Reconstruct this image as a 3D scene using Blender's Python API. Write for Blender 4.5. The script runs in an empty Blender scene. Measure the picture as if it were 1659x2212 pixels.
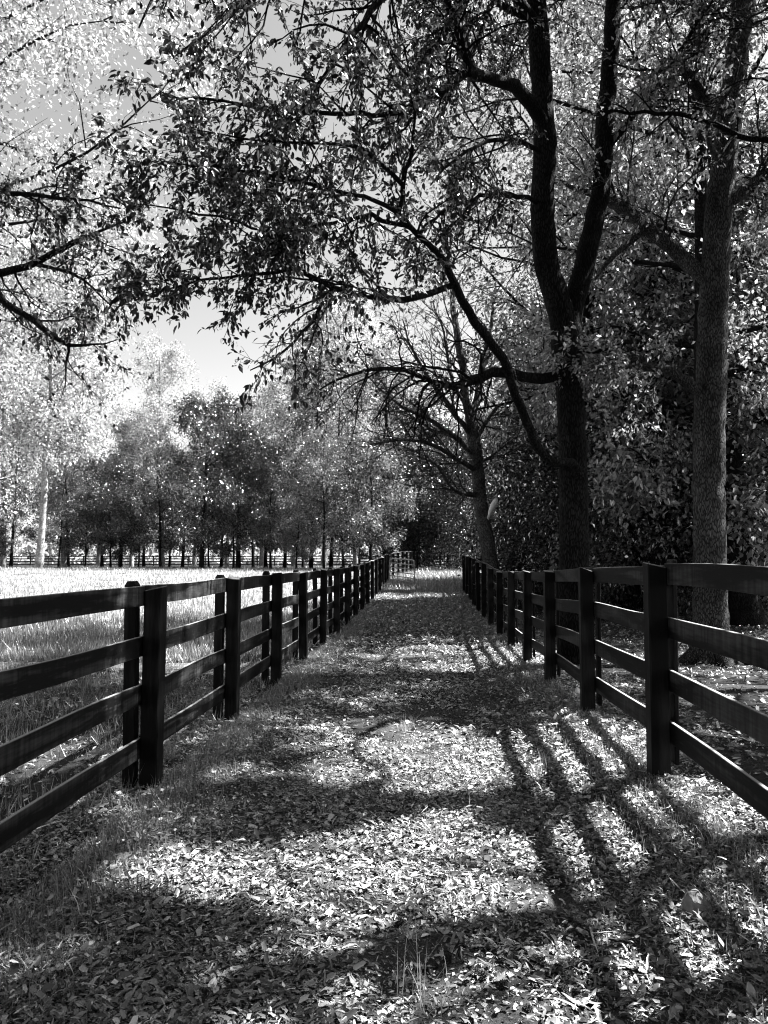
import bpy, bmesh, math, random
import numpy as np
from mathutils import Matrix, Vector

# ------------------------------------------------------------------ camera, sky, sun, exposure
S = bpy.context.scene
CAM_H = 1.7
F_PX, CX, CY = 1662.0, 829.5, 1106.0          # measuring frame 1659 x 2212
PITCH = math.atan((1212.0 - CY) / F_PX)
cam_d = bpy.data.cameras.new('camera')
cam_d.sensor_fit = 'VERTICAL'
cam_d.sensor_height = 36.0
cam_d.lens = F_PX / 2212.0 * 36.0
cam_d.clip_start = 0.05
cam_d.clip_end = 3000.0
cam = bpy.data.objects.new('camera', cam_d)
cam.location = (0, 0, CAM_H)
cam.rotation_euler = (math.radians(90) + PITCH, 0, 0)
S.collection.objects.link(cam)
S.camera = cam

SUN = Vector((0.65, 0.20, 1.0)).normalized()     # towards the sun
SHX, SHY = 0.65, 0.20                            # shadow shift per metre of height (towards -x, -y)
elev = math.asin(SUN.z)
azim = math.atan2(SUN.x, SUN.y)
W = bpy.data.worlds.new('World')
S.world = W
W.use_nodes = True
wn, wl = W.node_tree.nodes, W.node_tree.links
bg = wn['Background']
sky = wn.new('ShaderNodeTexSky')
sky.sky_type = 'NISHITA'
sky.sun_disc = False
sky.sun_elevation = elev
sky.sun_rotation = azim
sky.air_density = 0.55
sky.dust_density = 1.0
sky.ozone_density = 1.0
bw = wn.new('ShaderNodeRGBToBW')                 # black and white photograph: a neutral sky
wl.new(sky.outputs[0], bw.inputs[0])
wl.new(bw.outputs[0], bg.inputs[0])
bg.inputs[1].default_value = 0.06

sun_d = bpy.data.lights.new('sun', 'SUN')
sun_d.energy = 5.0
sun_d.angle = math.radians(0.5)
sun_d.color = (1.0, 1.0, 1.0)
sun = bpy.data.objects.new('sun', sun_d)
sun.rotation_euler = SUN.to_track_quat('Z', 'Y').to_euler()
sun.location = (30, 10, 50)
S.collection.objects.link(sun)

vs = S.view_settings
vs.view_transform = 'Standard'
vs.look = 'None'
vs.exposure = 2.85
vs.gamma = 1.0
vs.use_curve_mapping = False
cy = S.cycles
cy.max_bounces = 5
cy.diffuse_bounces = 1
cy.glossy_bounces = 2
cy.transmission_bounces = 3
cy.transparent_max_bounces = 4
cy.filter_width = 1.1
cy.use_denoising = True

# ------------------------------------------------------------------ helpers
rng = np.random.default_rng(11)
random.seed(11)
COL = S.collection


def P(px, py, d):
    """point of the photograph (measuring frame) at distance d along the ground axis"""
    u, v = (px - CX) / F_PX, (CY - py) / F_PX
    c, s = math.cos(PITCH), math.sin(PITCH)
    dx, dy, dz = u, c - v * s, s + v * c
    k = d / dy
    return np.array((dx * k, d, CAM_H + dz * k))


def sstep(a, b, x):
    t = np.clip((np.asarray(x, float) - a) / (b - a), 0, 1)
    return t * t * (3 - 2 * t)


def terrain(x, y):
    x = np.asarray(x, float)
    y = np.asarray(y, float)
    z = 0.95 * sstep(18, 62, y)
    z = z + 0.17 * sstep(0.9, 2.1, x - 0.0565 * (y - 5.6)) * (1 - sstep(6.5, 15, y)) * sstep(-8, 2, y)
    z = z + 0.03 * np.sin(x * 0.9 + 1.3) * np.sin(y * 0.55) * sstep(4, 14, np.abs(x) + y * 0.15)
    z = z + 0.012 * np.sin(x * 3.1 + y * 1.7) * np.sin(y * 2.3 - x * 1.1)
    z = z - 0.035 * np.exp(-((x - 0.055 * y - 0.75) / 0.35) ** 2) - 0.025 * np.exp(-((x - 0.055 * y + 0.85) / 0.35) ** 2)
    return z


def tz(x, y):
    return float(terrain(x, y))


def new_mesh(name, V, T, mat=None, tone=None, smooth=False):
    """mesh from numpy vertices and equally sized faces (tris or quads)"""
    V = np.ascontiguousarray(V, dtype=np.float32)
    T = np.ascontiguousarray(T, dtype=np.int32)
    k = T.shape[1]
    me = bpy.data.meshes.new(name)
    me.vertices.add(len(V))
    me.vertices.foreach_set('co', V.ravel())
    me.loops.add(T.size)
    me.loops.foreach_set('vertex_index', T.ravel())
    me.polygons.add(len(T))
    me.polygons.foreach_set('loop_start', np.arange(0, T.size, k, dtype=np.int32))
    if smooth:
        me.polygons.foreach_set('use_smooth', np.ones(len(T), dtype=bool))
    if tone is not None:
        a = me.attributes.new('tone', 'FLOAT', 'POINT')
        a.data.foreach_set('value', np.ascontiguousarray(tone, dtype=np.float32))
    me.update(calc_edges=True)
    if mat is not None:
        me.materials.append(mat)
    return me


def link(name, me, parent=None, loc=None):
    o = bpy.data.objects.new(name, me)
    COL.objects.link(o)
    if parent is not None:
        o.parent = parent
    if loc is not None:
        o.location = loc
    return o


def tag(o, label=None, cat=None, group=None, kind=None):
    if label:
        o['label'] = label
    if cat:
        o['category'] = cat
    if group:
        o['group'] = group
    if kind:
        o['kind'] = kind
    return o


def thing(name, label, cat, loc=(0, 0, 0), group=None, rz=0.0):
    o = bpy.data.objects.new(name, None)
    o.empty_display_size = 0.2
    COL.objects.link(o)
    o.location = loc
    o.rotation_euler = (0, 0, rz)
    return tag(o, label, cat, group)


def copy_tree(o, parent=None):
    c = o.copy()
    COL.objects.link(c)
    c.parent = parent
    for ch in o.children:
        copy_tree(ch, c)
    return c


# ------------------------------------------------------------------ materials (all grey: a black and white photograph)
def mat_new(name):
    m = bpy.data.materials.new(name)
    m.use_nodes = True
    m.node_tree.nodes.clear()
    return m, m.node_tree.nodes, m.node_tree.links


def grey(v):
    return (v, v, v, 1.0)


def leaf_material(name, albedo, trans, gloss=0.06, rough=0.35):
    m, n, l = mat_new(name)
    out = n.new('ShaderNodeOutputMaterial')
    at = n.new('ShaderNodeAttribute')
    at.attribute_name = 'tone'
    mul = n.new('ShaderNodeMath')
    mul.operation = 'MULTIPLY'
    mul.inputs[1].default_value = albedo
    l.new(at.outputs['Fac'], mul.inputs[0])
    mt = n.new('ShaderNodeMath')
    mt.operation = 'MULTIPLY'
    mt.inputs[1].default_value = trans
    l.new(at.outputs['Fac'], mt.inputs[0])
    d = n.new('ShaderNodeBsdfDiffuse')
    t = n.new('ShaderNodeBsdfTranslucent')
    g = n.new('ShaderNodeBsdfGlossy')
    g.inputs['Roughness'].default_value = rough
    g.inputs['Color'].default_value = grey(0.9)
    l.new(mul.outputs[0], d.inputs['Color'])
    l.new(mt.outputs[0], t.inputs['Color'])
    add = n.new('ShaderNodeAddShader')
    l.new(d.outputs[0], add.inputs[0])
    l.new(t.outputs[0], add.inputs[1])
    fr = n.new('ShaderNodeFresnel')
    fr.inputs['IOR'].default_value = 1.4
    fm = n.new('ShaderNodeMath')
    fm.operation = 'MULTIPLY'
    fm.inputs[1].default_value = gloss * 12
    l.new(fr.outputs[0], fm.inputs[0])
    mix = n.new('ShaderNodeMixShader')
    l.new(fm.outputs[0], mix.inputs[0])
    l.new(add.outputs[0], mix.inputs[1])
    l.new(g.outputs[0], mix.inputs[2])
    l.new(mix.outputs[0], out.inputs[0])
    return m


def bark_material(name, lo, hi, scale=22.0, stretch=0.18, bump=0.9, dist=0.03):
    m, n, l = mat_new(name)
    out = n.new('ShaderNodeOutputMaterial')
    b = n.new('ShaderNodeBsdfPrincipled')
    b.inputs['Roughness'].default_value = 0.85
    b.inputs['Specular IOR Level'].default_value = 0.05
    tc = n.new('ShaderNodeTexCoord')
    mp = n.new('ShaderNodeMapping')
    mp.inputs['Scale'].default_value = (1, 1, stretch)
    l.new(tc.outputs['Object'], mp.inputs[0])
    no = n.new('ShaderNodeTexNoise')
    no.inputs['Scale'].default_value = scale
    no.inputs['Detail'].default_value = 6
    no.inputs['Roughness'].default_value = 0.65
    l.new(mp.outputs[0], no.inputs[0])
    vo = n.new('ShaderNodeTexVoronoi')
    vo.feature = 'DISTANCE_TO_EDGE'
    vo.inputs['Scale'].default_value = scale * 1.3
    l.new(mp.outputs[0], vo.inputs[0])
    big = n.new('ShaderNodeTexNoise')
    big.inputs['Scale'].default_value = 2.2
    big.inputs['Detail'].default_value = 4
    l.new(tc.outputs['Object'], big.inputs[0])
    vm = n.new('ShaderNodeMapRange')
    vm.inputs['From Max'].default_value = 0.22
    l.new(vo.outputs[0], vm.inputs[0])
    mu = n.new('ShaderNodeMath')
    mu.operation = 'MULTIPLY'
    l.new(no.outputs[0], mu.inputs[0])
    l.new(vm.outputs[0], mu.inputs[1])
    cr = n.new('ShaderNodeValToRGB')
    cr.color_ramp.elements[0].position = 0.1
    cr.color_ramp.elements[0].color = grey(lo)
    cr.color_ramp.elements[1].position = 0.62
    cr.color_ramp.elements[1].color = grey(hi)
    l.new(mu.outputs[0], cr.inputs[0])
    bm = n.new('ShaderNodeMapRange')
    bm.inputs['From Min'].default_value = 0.35
    bm.inputs['From Max'].default_value = 0.65
    bm.inputs['To Min'].default_value = 0.55
    bm.inputs['To Max'].default_value = 1.25
    l.new(big.outputs[0], bm.inputs[0])
    vmul = n.new('ShaderNodeVectorMath')
    vmul.operation = 'SCALE'
    l.new(cr.outputs[0], vmul.inputs[0])
    l.new(bm.outputs[0], vmul.inputs['Scale'])
    l.new(vmul.outputs[0], b.inputs['Base Color'])
    bp = n.new('ShaderNodeBump')
    bp.inputs['Strength'].default_value = bump
    bp.inputs['Distance'].default_value = dist
    l.new(mu.outputs[0], bp.inputs['Height'])
    l.new(bp.outputs[0], b.inputs['Normal'])
    l.new(b.outputs[0], out.inputs[0])
    return m


def wood_material(name, lo, hi, axis):
    """dark stained fence timber; axis = grain direction in object space"""
    m, n, l = mat_new(name)
    out = n.new('ShaderNodeOutputMaterial')
    b = n.new('ShaderNodeBsdfPrincipled')
    b.inputs['Roughness'].default_value = 0.62
    b.inputs['Specular IOR Level'].default_value = 0.10
    tc = n.new('ShaderNodeTexCoord')
    oi = n.new('ShaderNodeObjectInfo')
    off = n.new('ShaderNodeVectorMath')
    off.operation = 'SCALE'
    off.inputs[0].default_value = (17.0, 31.0, 53.0)
    l.new(oi.outputs['Random'], off.inputs['Scale'])
    ad = n.new('ShaderNodeVectorMath')
    ad.operation = 'ADD'
    l.new(tc.outputs['Object'], ad.inputs[0])
    l.new(off.outputs[0], ad.inputs[1])
    mp = n.new('ShaderNodeMapping')
    sc = [1.0, 1.0, 1.0]
    sc[axis] = 0.10
    mp.inputs['Scale'].default_value = sc
    l.new(ad.outputs[0], mp.inputs[0])
    wv = n.new('ShaderNodeTexNoise')
    wv.inputs['Scale'].default_value = 3.2
    wv.inputs['Detail'].default_value = 2
    wv.inputs['Distortion'].default_value = 0.6
    l.new(mp.outputs[0], wv.inputs[0])
    mlt = n.new('ShaderNodeMath')
    mlt.operation = 'MULTIPLY'
    mlt.inputs[1].default_value = 22.0
    l.new(wv.outputs[0], mlt.inputs[0])
    sn = n.new('ShaderNodeMath')
    sn.operation = 'SINE'
    l.new(mlt.outputs[0], sn.inputs[0])
    fi = n.new('ShaderNodeTexNoise')
    fi.inputs['Scale'].default_value = 60.0
    fi.inputs['Detail'].default_value = 5
    l.new(mp.outputs[0], fi.inputs[0])
    # vertical weather streaks across the grain
    mp2 = n.new('ShaderNodeMapping')
    sc2 = [1.0, 1.0, 1.0]
    sc2[axis] = 12.0 if axis != 2 else 1.2
    mp2.inputs['Scale'].default_value = sc2
    l.new(ad.outputs[0], mp2.inputs[0])
    st = n.new('ShaderNodeTexNoise')
    st.inputs['Scale'].default_value = 2.2
    st.inputs['Detail'].default_value = 4
    l.new(mp2.outputs[0], st.inputs[0])
    m1 = n.new('ShaderNodeMath')
    m1.operation = 'MULTIPLY_ADD'
    m1.inputs[1].default_value = 0.30
    l.new(sn.outputs[0], m1.inputs[0])
    l.new(fi.outputs[0], m1.inputs[2])
    m2 = n.new('ShaderNodeMath')
    m2.operation = 'MULTIPLY'
    l.new(m1.outputs[0], m2.inputs[0])
    l.new(st.outputs[0], m2.inputs[1])
    cr = n.new('ShaderNodeValToRGB')
    cr.color_ramp.elements[0].position = 0.16
    cr.color_ramp.elements[0].color = grey(lo)
    cr.color_ramp.elements[1].position = 0.52
    cr.color_ramp.elements[1].color = grey(hi)
    l.new(m2.outputs[0], cr.inputs[0])
    # sunlight on the upper timber edges, put into the colour as paler grey
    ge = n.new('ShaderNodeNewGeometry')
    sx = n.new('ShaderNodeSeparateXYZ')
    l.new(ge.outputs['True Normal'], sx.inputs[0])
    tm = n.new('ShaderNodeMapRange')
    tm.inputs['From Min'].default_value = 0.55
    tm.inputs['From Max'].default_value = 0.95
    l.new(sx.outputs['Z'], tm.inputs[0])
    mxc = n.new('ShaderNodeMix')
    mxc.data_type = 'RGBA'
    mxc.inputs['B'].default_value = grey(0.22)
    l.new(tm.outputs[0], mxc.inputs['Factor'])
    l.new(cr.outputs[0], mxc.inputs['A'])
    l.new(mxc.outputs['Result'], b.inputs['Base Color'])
    bp = n.new('ShaderNodeBump')
    bp.inputs['Strength'].default_value = 0.5
    bp.inputs['Distance'].default_value = 0.004
    l.new(m1.outputs[0], bp.inputs['Height'])
    l.new(bp.outputs[0], b.inputs['Normal'])
    l.new(b.outputs[0], out.inputs[0])
    return m


def soil_material(name, lo, hi, scale):
    m, n, l = mat_new(name)
    out = n.new('ShaderNodeOutputMaterial')
    b = n.new('ShaderNodeBsdfPrincipled')
    b.inputs['Roughness'].default_value = 0.95
    b.inputs['Specular IOR Level'].default_value = 0.1
    tc = n.new('ShaderNodeTexCoord')
    a = n.new('ShaderNodeTexNoise')
    a.inputs['Scale'].default_value = scale
    a.inputs['Detail'].default_value = 8
    a.inputs['Roughness'].default_value = 0.75
    l.new(tc.outputs['Object'], a.inputs[0])
    c = n.new('ShaderNodeTexNoise')
    c.inputs['Scale'].default_value = 1.1
    c.inputs['Detail'].default_value = 5
    l.new(tc.outputs['Object'], c.inputs[0])
    mu = n.new('ShaderNodeMath')
    mu.operation = 'MULTIPLY'
    l.new(a.outputs[0], mu.inputs[0])
    l.new(c.outputs[0], mu.inputs[1])
    cr = n.new('ShaderNodeValToRGB')
    cr.color_ramp.elements[0].position = 0.14
    cr.color_ramp.elements[0].color = grey(lo)
    cr.color_ramp.elements[1].position = 0.38
    cr.color_ramp.elements[1].color = grey(hi)
    l.new(mu.outputs[0], cr.inputs[0])
    l.new(cr.outputs[0], b.inputs['Base Color'])
    bp = n.new('ShaderNodeBump')
    bp.inputs['Strength'].default_value = 1.0
    bp.inputs['Distance'].default_value = 0.03
    l.new(a.outputs[0], bp.inputs['Height'])
    l.new(bp.outputs[0], b.inputs['Normal'])
    l.new(b.outputs[0], out.inputs[0])
    return m


def plain_material(name, v, rough=0.6, metal=0.0, noise=0.25, nscale=30.0):
    m, n, l = mat_new(name)
    out = n.new('ShaderNodeOutputMaterial')
    b = n.new('ShaderNodeBsdfPrincipled')
    b.inputs['Roughness'].default_value = rough
    b.inputs['Metallic'].default_value = metal
    tc = n.new('ShaderNodeTexCoord')
    a = n.new('ShaderNodeTexNoise')
    a.inputs['Scale'].default_value = nscale
    a.inputs['Detail'].default_value = 6
    l.new(tc.outputs['Object'], a.inputs[0])
    cr = n.new('ShaderNodeValToRGB')
    cr.color_ramp.elements[0].position = 0.3
    cr.color_ramp.elements[0].color = grey(v * (1 - noise))
    cr.color_ramp.elements[1].position = 0.7
    cr.color_ramp.elements[1].color = grey(v * (1 + noise))
    l.new(a.outputs[0], cr.inputs[0])
    l.new(cr.outputs[0], b.inputs['Base Color'])
    bp = n.new('ShaderNodeBump')
    bp.inputs['Strength'].default_value = 0.4
    bp.inputs['Distance'].default_value = 0.01
    l.new(a.outputs[0], bp.inputs['Height'])
    l.new(bp.outputs[0], b.inputs['Normal'])
    l.new(b.outputs[0], out.inputs[0])
    return m


M = dict(
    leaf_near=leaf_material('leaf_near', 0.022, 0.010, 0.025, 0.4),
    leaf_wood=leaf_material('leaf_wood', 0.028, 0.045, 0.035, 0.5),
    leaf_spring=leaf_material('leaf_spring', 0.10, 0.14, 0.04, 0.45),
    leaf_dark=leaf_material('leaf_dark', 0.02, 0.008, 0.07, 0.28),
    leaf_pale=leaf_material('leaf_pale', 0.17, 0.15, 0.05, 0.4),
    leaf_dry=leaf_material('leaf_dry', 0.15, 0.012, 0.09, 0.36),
    grass=leaf_material('grass_blade', 0.13, 0.10, 0.03, 0.45),
    bark=bark_material('bark_dark', 0.004, 0.03, 34, .2),
    bark_mid=bark_material('bark_mid', 0.02, 0.14, 36, 0.22),
    bark_pale=bark_material('bark_pale', 0.16, 0.45, 12, 0.3, 0.5),
    twig=plain_material('twig_bark', 0.03, 0.8),
    bare_wood=plain_material('bare_wood', 0.62, 0.7, 0, 0.12, 12),
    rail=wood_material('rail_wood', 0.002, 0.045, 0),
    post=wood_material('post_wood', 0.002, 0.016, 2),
    ground=soil_material('ground_soil', 0.008, 0.04, 9.0),
    turf=soil_material('dry_turf', 0.10, 0.20, 14.0),
    path=soil_material('path_soil', 0.012, 0.11, 60.0),
    steel=plain_material('gate_steel', 0.25, 0.45, 0.0, 0.15, 20),
    stone=plain_material('stone_grey', 0.14, 0.85, 0, 0.35, 25),
    pale=plain_material('pale_weathered', 0.62, 0.8, 0, 0.15, 20),
    burr=plain_material('burr_dark', 0.012, 0.8, 0, 0.3, 80),
)

# ------------------------------------------------------------------ ground
def axis_grid(segs):
    out = []
    for a, b, s in segs:
        out += list(np.arange(a, b, s))
    out.append(segs[-1][1])
    return np.array(out)


gx = axis_grid([(-600, -120, 60), (-120, -30, 6), (-30, -6, 1.0), (-6, 6, 0.22), (6, 30, 1.0), (30, 120, 6), (120, 600, 60)])
gy = axis_grid([(-120, -10, 10), (-10, 1, 1), (1, 14, 0.22), (14, 40, 0.8), (40, 130, 3), (130, 900, 70)])
XX, YY = np.meshgrid(gx, gy)
ZZ = terrain(XX, YY)
nx, ny = len(gx), len(gy)
idx = np.arange(nx * ny).reshape(ny, nx)
quads = np.stack([idx[:-1, :-1], idx[:-1, 1:], idx[1:, 1:], idx[1:, :-1]], -1).reshape(-1, 4)
g = link('ground', new_mesh('ground', np.stack([XX, YY, ZZ], -1).reshape(-1, 3), quads, M['ground'], smooth=True))
tag(g, 'dark earth under the grass, paddocks and wood', 'ground', kind='structure')


def fence_lx(y):
    return -1.758 + 0.0535 * (y - 5.91)


ay = axis_grid([(12, 20, .5), (20, 46, 1), (46, 74, 2)])
at_ = np.linspace(0, 1, 40) ** 1.8
AX = np.array([(-1.758 + .0535 * (y - 5.91)) - .35 - at_ * 70 - .3 * math.sin(y * 1.7) for y in ay])
AY = np.repeat(ay[:, None], len(at_), 1) + .5 * np.sin(AX * .8)
idx = np.arange(AX.size).reshape(AX.shape)
quads = np.stack([idx[:-1, 1:], idx[:-1, :-1], idx[1:, :-1], idx[1:, 1:]], -1).reshape(-1, 4)
o = link('paddock', new_mesh('paddock', np.stack([AX, AY, terrain(AX, AY) + .01], -1).reshape(-1, 3), quads, M['turf'], smooth=True))
tag(o, 'pale dry turf of the sunny left paddock', 'paddock', kind='structure')


def fence_rx(y):
    return 1.963 + 0.0565 * (y - 5.60)


py_ = axis_grid([(-6, 1, 1), (1, 14, 0.2), (14, 46, 0.8)])
pt = np.linspace(0.0, 1.0, 22)
PX = np.array([fence_lx(y) + 0.35 + (fence_rx(y) - fence_lx(y) - 0.7) * pt + 0.10 * np.sin(y * 1.3 + 5 * pt) for y in py_])
PY = np.repeat(py_[:, None], len(pt), 1)
PZ = terrain(PX, PY) + 0.006
idx = np.arange(PX.size).reshape(PX.shape)
quads = np.stack([idx[:-1, :-1], idx[:-1, 1:], idx[1:, 1:], idx[1:, :-1]], -1).reshape(-1, 4)
o = link('path', new_mesh('path', np.stack([PX, PY, PZ], -1).reshape(-1, 3), quads, M['path'], smooth=True))
tag(o, 'trodden dirt path between the two board fences', 'path', kind='structure')

# ------------------------------------------------------------------ where sun reaches the ground (crowns are thinned on purpose to let it through)
LIT = [  # x, y, rx, ry, strength on the ground, metres
    (0.25, 4.35, 1.20, 0.95, 1.0), (0.70, 3.05, 0.95, 0.85, 1.0), (-1.00, 4.25, 0.60, 0.40, 1.0),
    (0.25, 6.95, 1.05, 1.35, 1.0), (-1.10, 6.20, 0.36, 0.40, 0.9), (1.50, 6.70, 0.80, 1.45, 1.0),
    (1.65, 4.30, 0.95, 1.60, 1.0), (1.35, 2.9, 0.7, 0.9, 1.0), (4.30, 8.80, 1.30, 1.50, 0.95), (3.4, 6.2, 0.8, 1.3, 0.9),
    (2.0, 3.5, 1.3, 1.7, 1.0), (0.40, 3.7, 0.80, 0.55, 1.0), (-.35, 2.75, .35, .25, .9), (0.6, 27.5, .9, 1.2, .9), (.2, 31.0, .9, .8, .9), (0.0, 17.2, .9, .4, .9),
    (-1.55, 3.35, 0.35, 0.22, 0.9), (-0.20, 9.50, 0.70, 0.35, 0.9), (-1.05, 9.9, 0.35, 0.35, 0.8),
    (-1.30, 18.0, 0.5, 0.6, 0.9), (1.5, 20.6, 0.7, 0.9, 0.95), (1.9, 18.6, 0.7, 1.5, 1.0), (0.1, 14.0, 0.8, 0.35, 0.8),
    (-1.5, 11.2, 0.35, 0.5, 0.9), (0.9, 12.2, 0.6, 0.3, 0.7), (0.5, 24.5, 0.8, 0.5, 0.9), (-0.1, 28, 0.6, 0.9, 0.9),
    (-3.4, 7.0, 0.7, 0.3, 0.8), (-2.6, 5.2, 0.4, 0.3, 0.8), (-4.4, 9.6, 0.6, 0.4, 0.7), (5.5, 12.5, 1.2, 0.6, 0.8),
    (7.5, 10.0, 1.2, 0.8, 0.8), (6.2, 16.0, 2.0, 0.6, 0.7),
]


def gap(p, extra=0.0):
    """probability that a leaf at p (n,3) is left out to let light fall through there"""
    p = np.asarray(p)
    x = p[:, 0] - SHX * p[:, 2]
    y = p[:, 1] - SHY * p[:, 2]
    m = np.zeros(len(p))
    nz = .32 * np.sin(3.7 * x + 1.9 * y + 1.0) * np.sin(4.3 * y - 1.3 * x) + .30 * np.sin(7.9 * x - 3.1 * y + 2.0) * np.sin(6.7 * y + 2.9 * x + .5) + .20 * np.sin(13.0 * x + 5.0 * y) * np.sin(11.0 * y - 6.0 * x)
    for cx, cyy, rx, ry, s in LIT:
        q = ((x - cx) / rx) ** 2 + ((y - cyy) / ry) ** 2 + nz
        m = np.maximum(m, s * (1 - sstep(0.75, 1.25, q)))
    fl_ = np.sin(5.1 * x + 2.3 * y + .7) * np.sin(4.1 * y - 2.7 * x + 1.9) + .8 * np.sin(9.3 * x - 4.7 * y + 2.2) * np.sin(8.1 * y + 3.3 * x) + .5 * np.sin(2.1 * x + 1.1 * y) * np.sin(1.7 * y - .6 * x)
    m = np.maximum(m, .93 * sstep(.95, 1.25, fl_))
    # the open paddock on the left lies in full sun
    m = np.maximum(m, sstep(19.5, 23.5, y + .5 * np.maximum(x + 4, -16) + 0.8 * np.sin(x * 1.1)) * (1 - sstep(-4.2, -2.2, x)))
    return m


def keep_shade(p):
    return rng.random(len(p)) >= gap(p)


# ------------------------------------------------------------------ leaf clouds
LEAF6_V = np.array([(0, 0, 0), (0, .42, -.02), (0, 1, -.12), (-.21, .28, .05), (-.19, .64, .03), (.21, .28, .05), (.19, .64, .03)])
LEAF6_T = np.array([(0, 1, 3), (1, 4, 3), (1, 2, 4), (0, 5, 1), (5, 6, 1), (1, 6, 2)])
LEAF2_V = np.array([(0, 0, 0), (-.27, .48, .05), (0, 1, -.06), (.27, .48, .05)])
LEAF2_T = np.array([(0, 2, 1), (0, 3, 2)])


def frames(d, up):
    """rotation matrices with y along d and z near up; (n,3) each -> (n,3,3) columns x,y,z"""
    y = d / (np.linalg.norm(d, axis=1, keepdims=True) + 1e-9)
    x = np.cross(y, up)
    x /= (np.linalg.norm(x, axis=1, keepdims=True) + 1e-9)
    z = np.cross(x, y)
    return np.stack([x, y, z], -1)


def cloud(name, pos, R, size, mat, tv, tt, tone):
    n, k = len(pos), len(tv)
    V = np.einsum('nij,kj->nki', R, tv) * size[:, None, None] + pos[:, None, :]
    T = (np.arange(n)[:, None, None] * k + tt[None]).reshape(-1, 3)
    return new_mesh(name, V.reshape(-1, 3), T, mat, np.repeat(tone, k))


def tones(n, spread=0.45):
    return np.clip(rng.normal(1.0, spread, n), 0.25, 2.4)


# ------------------------------------------------------------------ branches
class Wood:
    def __init__(self):
        self.V, self.T, self.n = [], [], 0

    def tube(self, pts, rad, sides, knob=0.0):
        pts = np.asarray(pts, float)
        rad = np.asarray(rad, float)
        m = len(pts)
        tg = np.gradient(pts, axis=0)
        tg /= (np.linalg.norm(tg, axis=1, keepdims=True) + 1e-9)
        ref = np.array((1.0, 0.0, 0.0)) if abs(tg[:, 0]).mean() < 0.8 else np.array((0.0, 0.0, 1.0))
        a = np.cross(tg, ref)
        a /= (np.linalg.norm(a, axis=1, keepdims=True) + 1e-9)
        b = np.cross(tg, a)
        th = np.linspace(0, 2 * math.pi, sides, endpoint=False)
        rr = np.repeat(rad[:, None], sides, 1)
        if knob:
            rr = rr * (1 + knob * rng.normal(0, 1, rr.shape))
        ring = pts[:, None, :] + rr[:, :, None] * (np.cos(th)[None, :, None] * a[:, None, :] + np.sin(th)[None, :, None] * b[:, None, :])
        i = np.arange(m * sides).reshape(m, sides)
        j = np.roll(i, -1, 1)
        q = np.stack([i[:-1], j[:-1], j[1:], i[1:]], -1).reshape(-1, 4)
        t = np.concatenate([q[:, [0, 1, 2]], q[:, [0, 2, 3]]])
        cap = np.array([(i[-1, 0], i[-1, k], i[-1, k + 1]) for k in range(1, sides - 1)])
        self.V.append(ring.reshape(-1, 3))
        self.T.append(np.concatenate([t, cap]) + self.n)
        self.n += m * sides

    def mesh(self, name, mat):
        return new_mesh(name, np.concatenate(self.V), np.concatenate(self.T), mat, smooth=True)


def spline(pts, step=0.25):
    """Catmull-Rom through the rows of pts (any columns)"""
    pts = np.asarray(pts, float)
    P0 = np.vstack([2 * pts[0] - pts[1], pts, 2 * pts[-1] - pts[-2]])
    out = []
    for i in range(1, len(P0) - 2):
        n = max(2, int(np.linalg.norm(P0[i + 1, :3] - P0[i, :3]) / step))
        t = np.linspace(0, 1, n, endpoint=False)[:, None]
        a, b, c, d = P0[i - 1], P0[i], P0[i + 1], P0[i + 2]
        out.append(0.5 * (2 * b + (c - a) * t + (2 * a - 5 * b + 4 * c - d) * t ** 2 + (3 * b - a - 3 * c + d) * t ** 3))
    out.append(pts[-1][None])
    return np.vstack(out)


def unit(v):
    v = np.asarray(v, float)
    return v / (np.linalg.norm(v) + 1e-9)


def twig_path(p, d, length, n=5, curve=0.35, droop=0.0):
    pts = [np.array(p, float)]
    d = unit(d)
    for _ in range(n - 1):
        d = unit(d + rng.normal(0, curve / n ** 0.5, 3) + np.array((0, 0, -droop / n)))
        pts.append(pts[-1] + d * length / (n - 1))
    return np.array(pts)


def off_dir(t, ang):
    """direction leaving tangent t at angle ang round a random side"""
    r = rng.normal(0, 1, 3)
    s = unit(np.cross(t, r))
    return math.cos(ang) * t + math.sin(ang) * s


class Crown:
    """leaf positions gathered along twigs"""
    def __init__(self):
        self.p, self.d = [], []

    def along(self, pts, n, spread, droop=0.5):
        if n <= 0:
            return
        m = len(pts)
        t = rng.random(n) ** 0.7 * (m - 1)
        i = np.minimum(t.astype(int), m - 2)
        f = (t - i)[:, None]
        p = pts[i] * (1 - f) + pts[i + 1] * f
        tg = pts[i + 1] - pts[i]
        tg /= (np.linalg.norm(tg, axis=1, keepdims=True) + 1e-9)
        d = tg * 0.6 + rng.normal(0, 0.7, (n, 3)) + np.array((0, 0, -droop))
        self.p.append(p + rng.normal(0, spread, (n, 3)))
        self.d.append(d)

    def get(self):
        return np.concatenate(self.p), np.concatenate(self.d)


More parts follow.
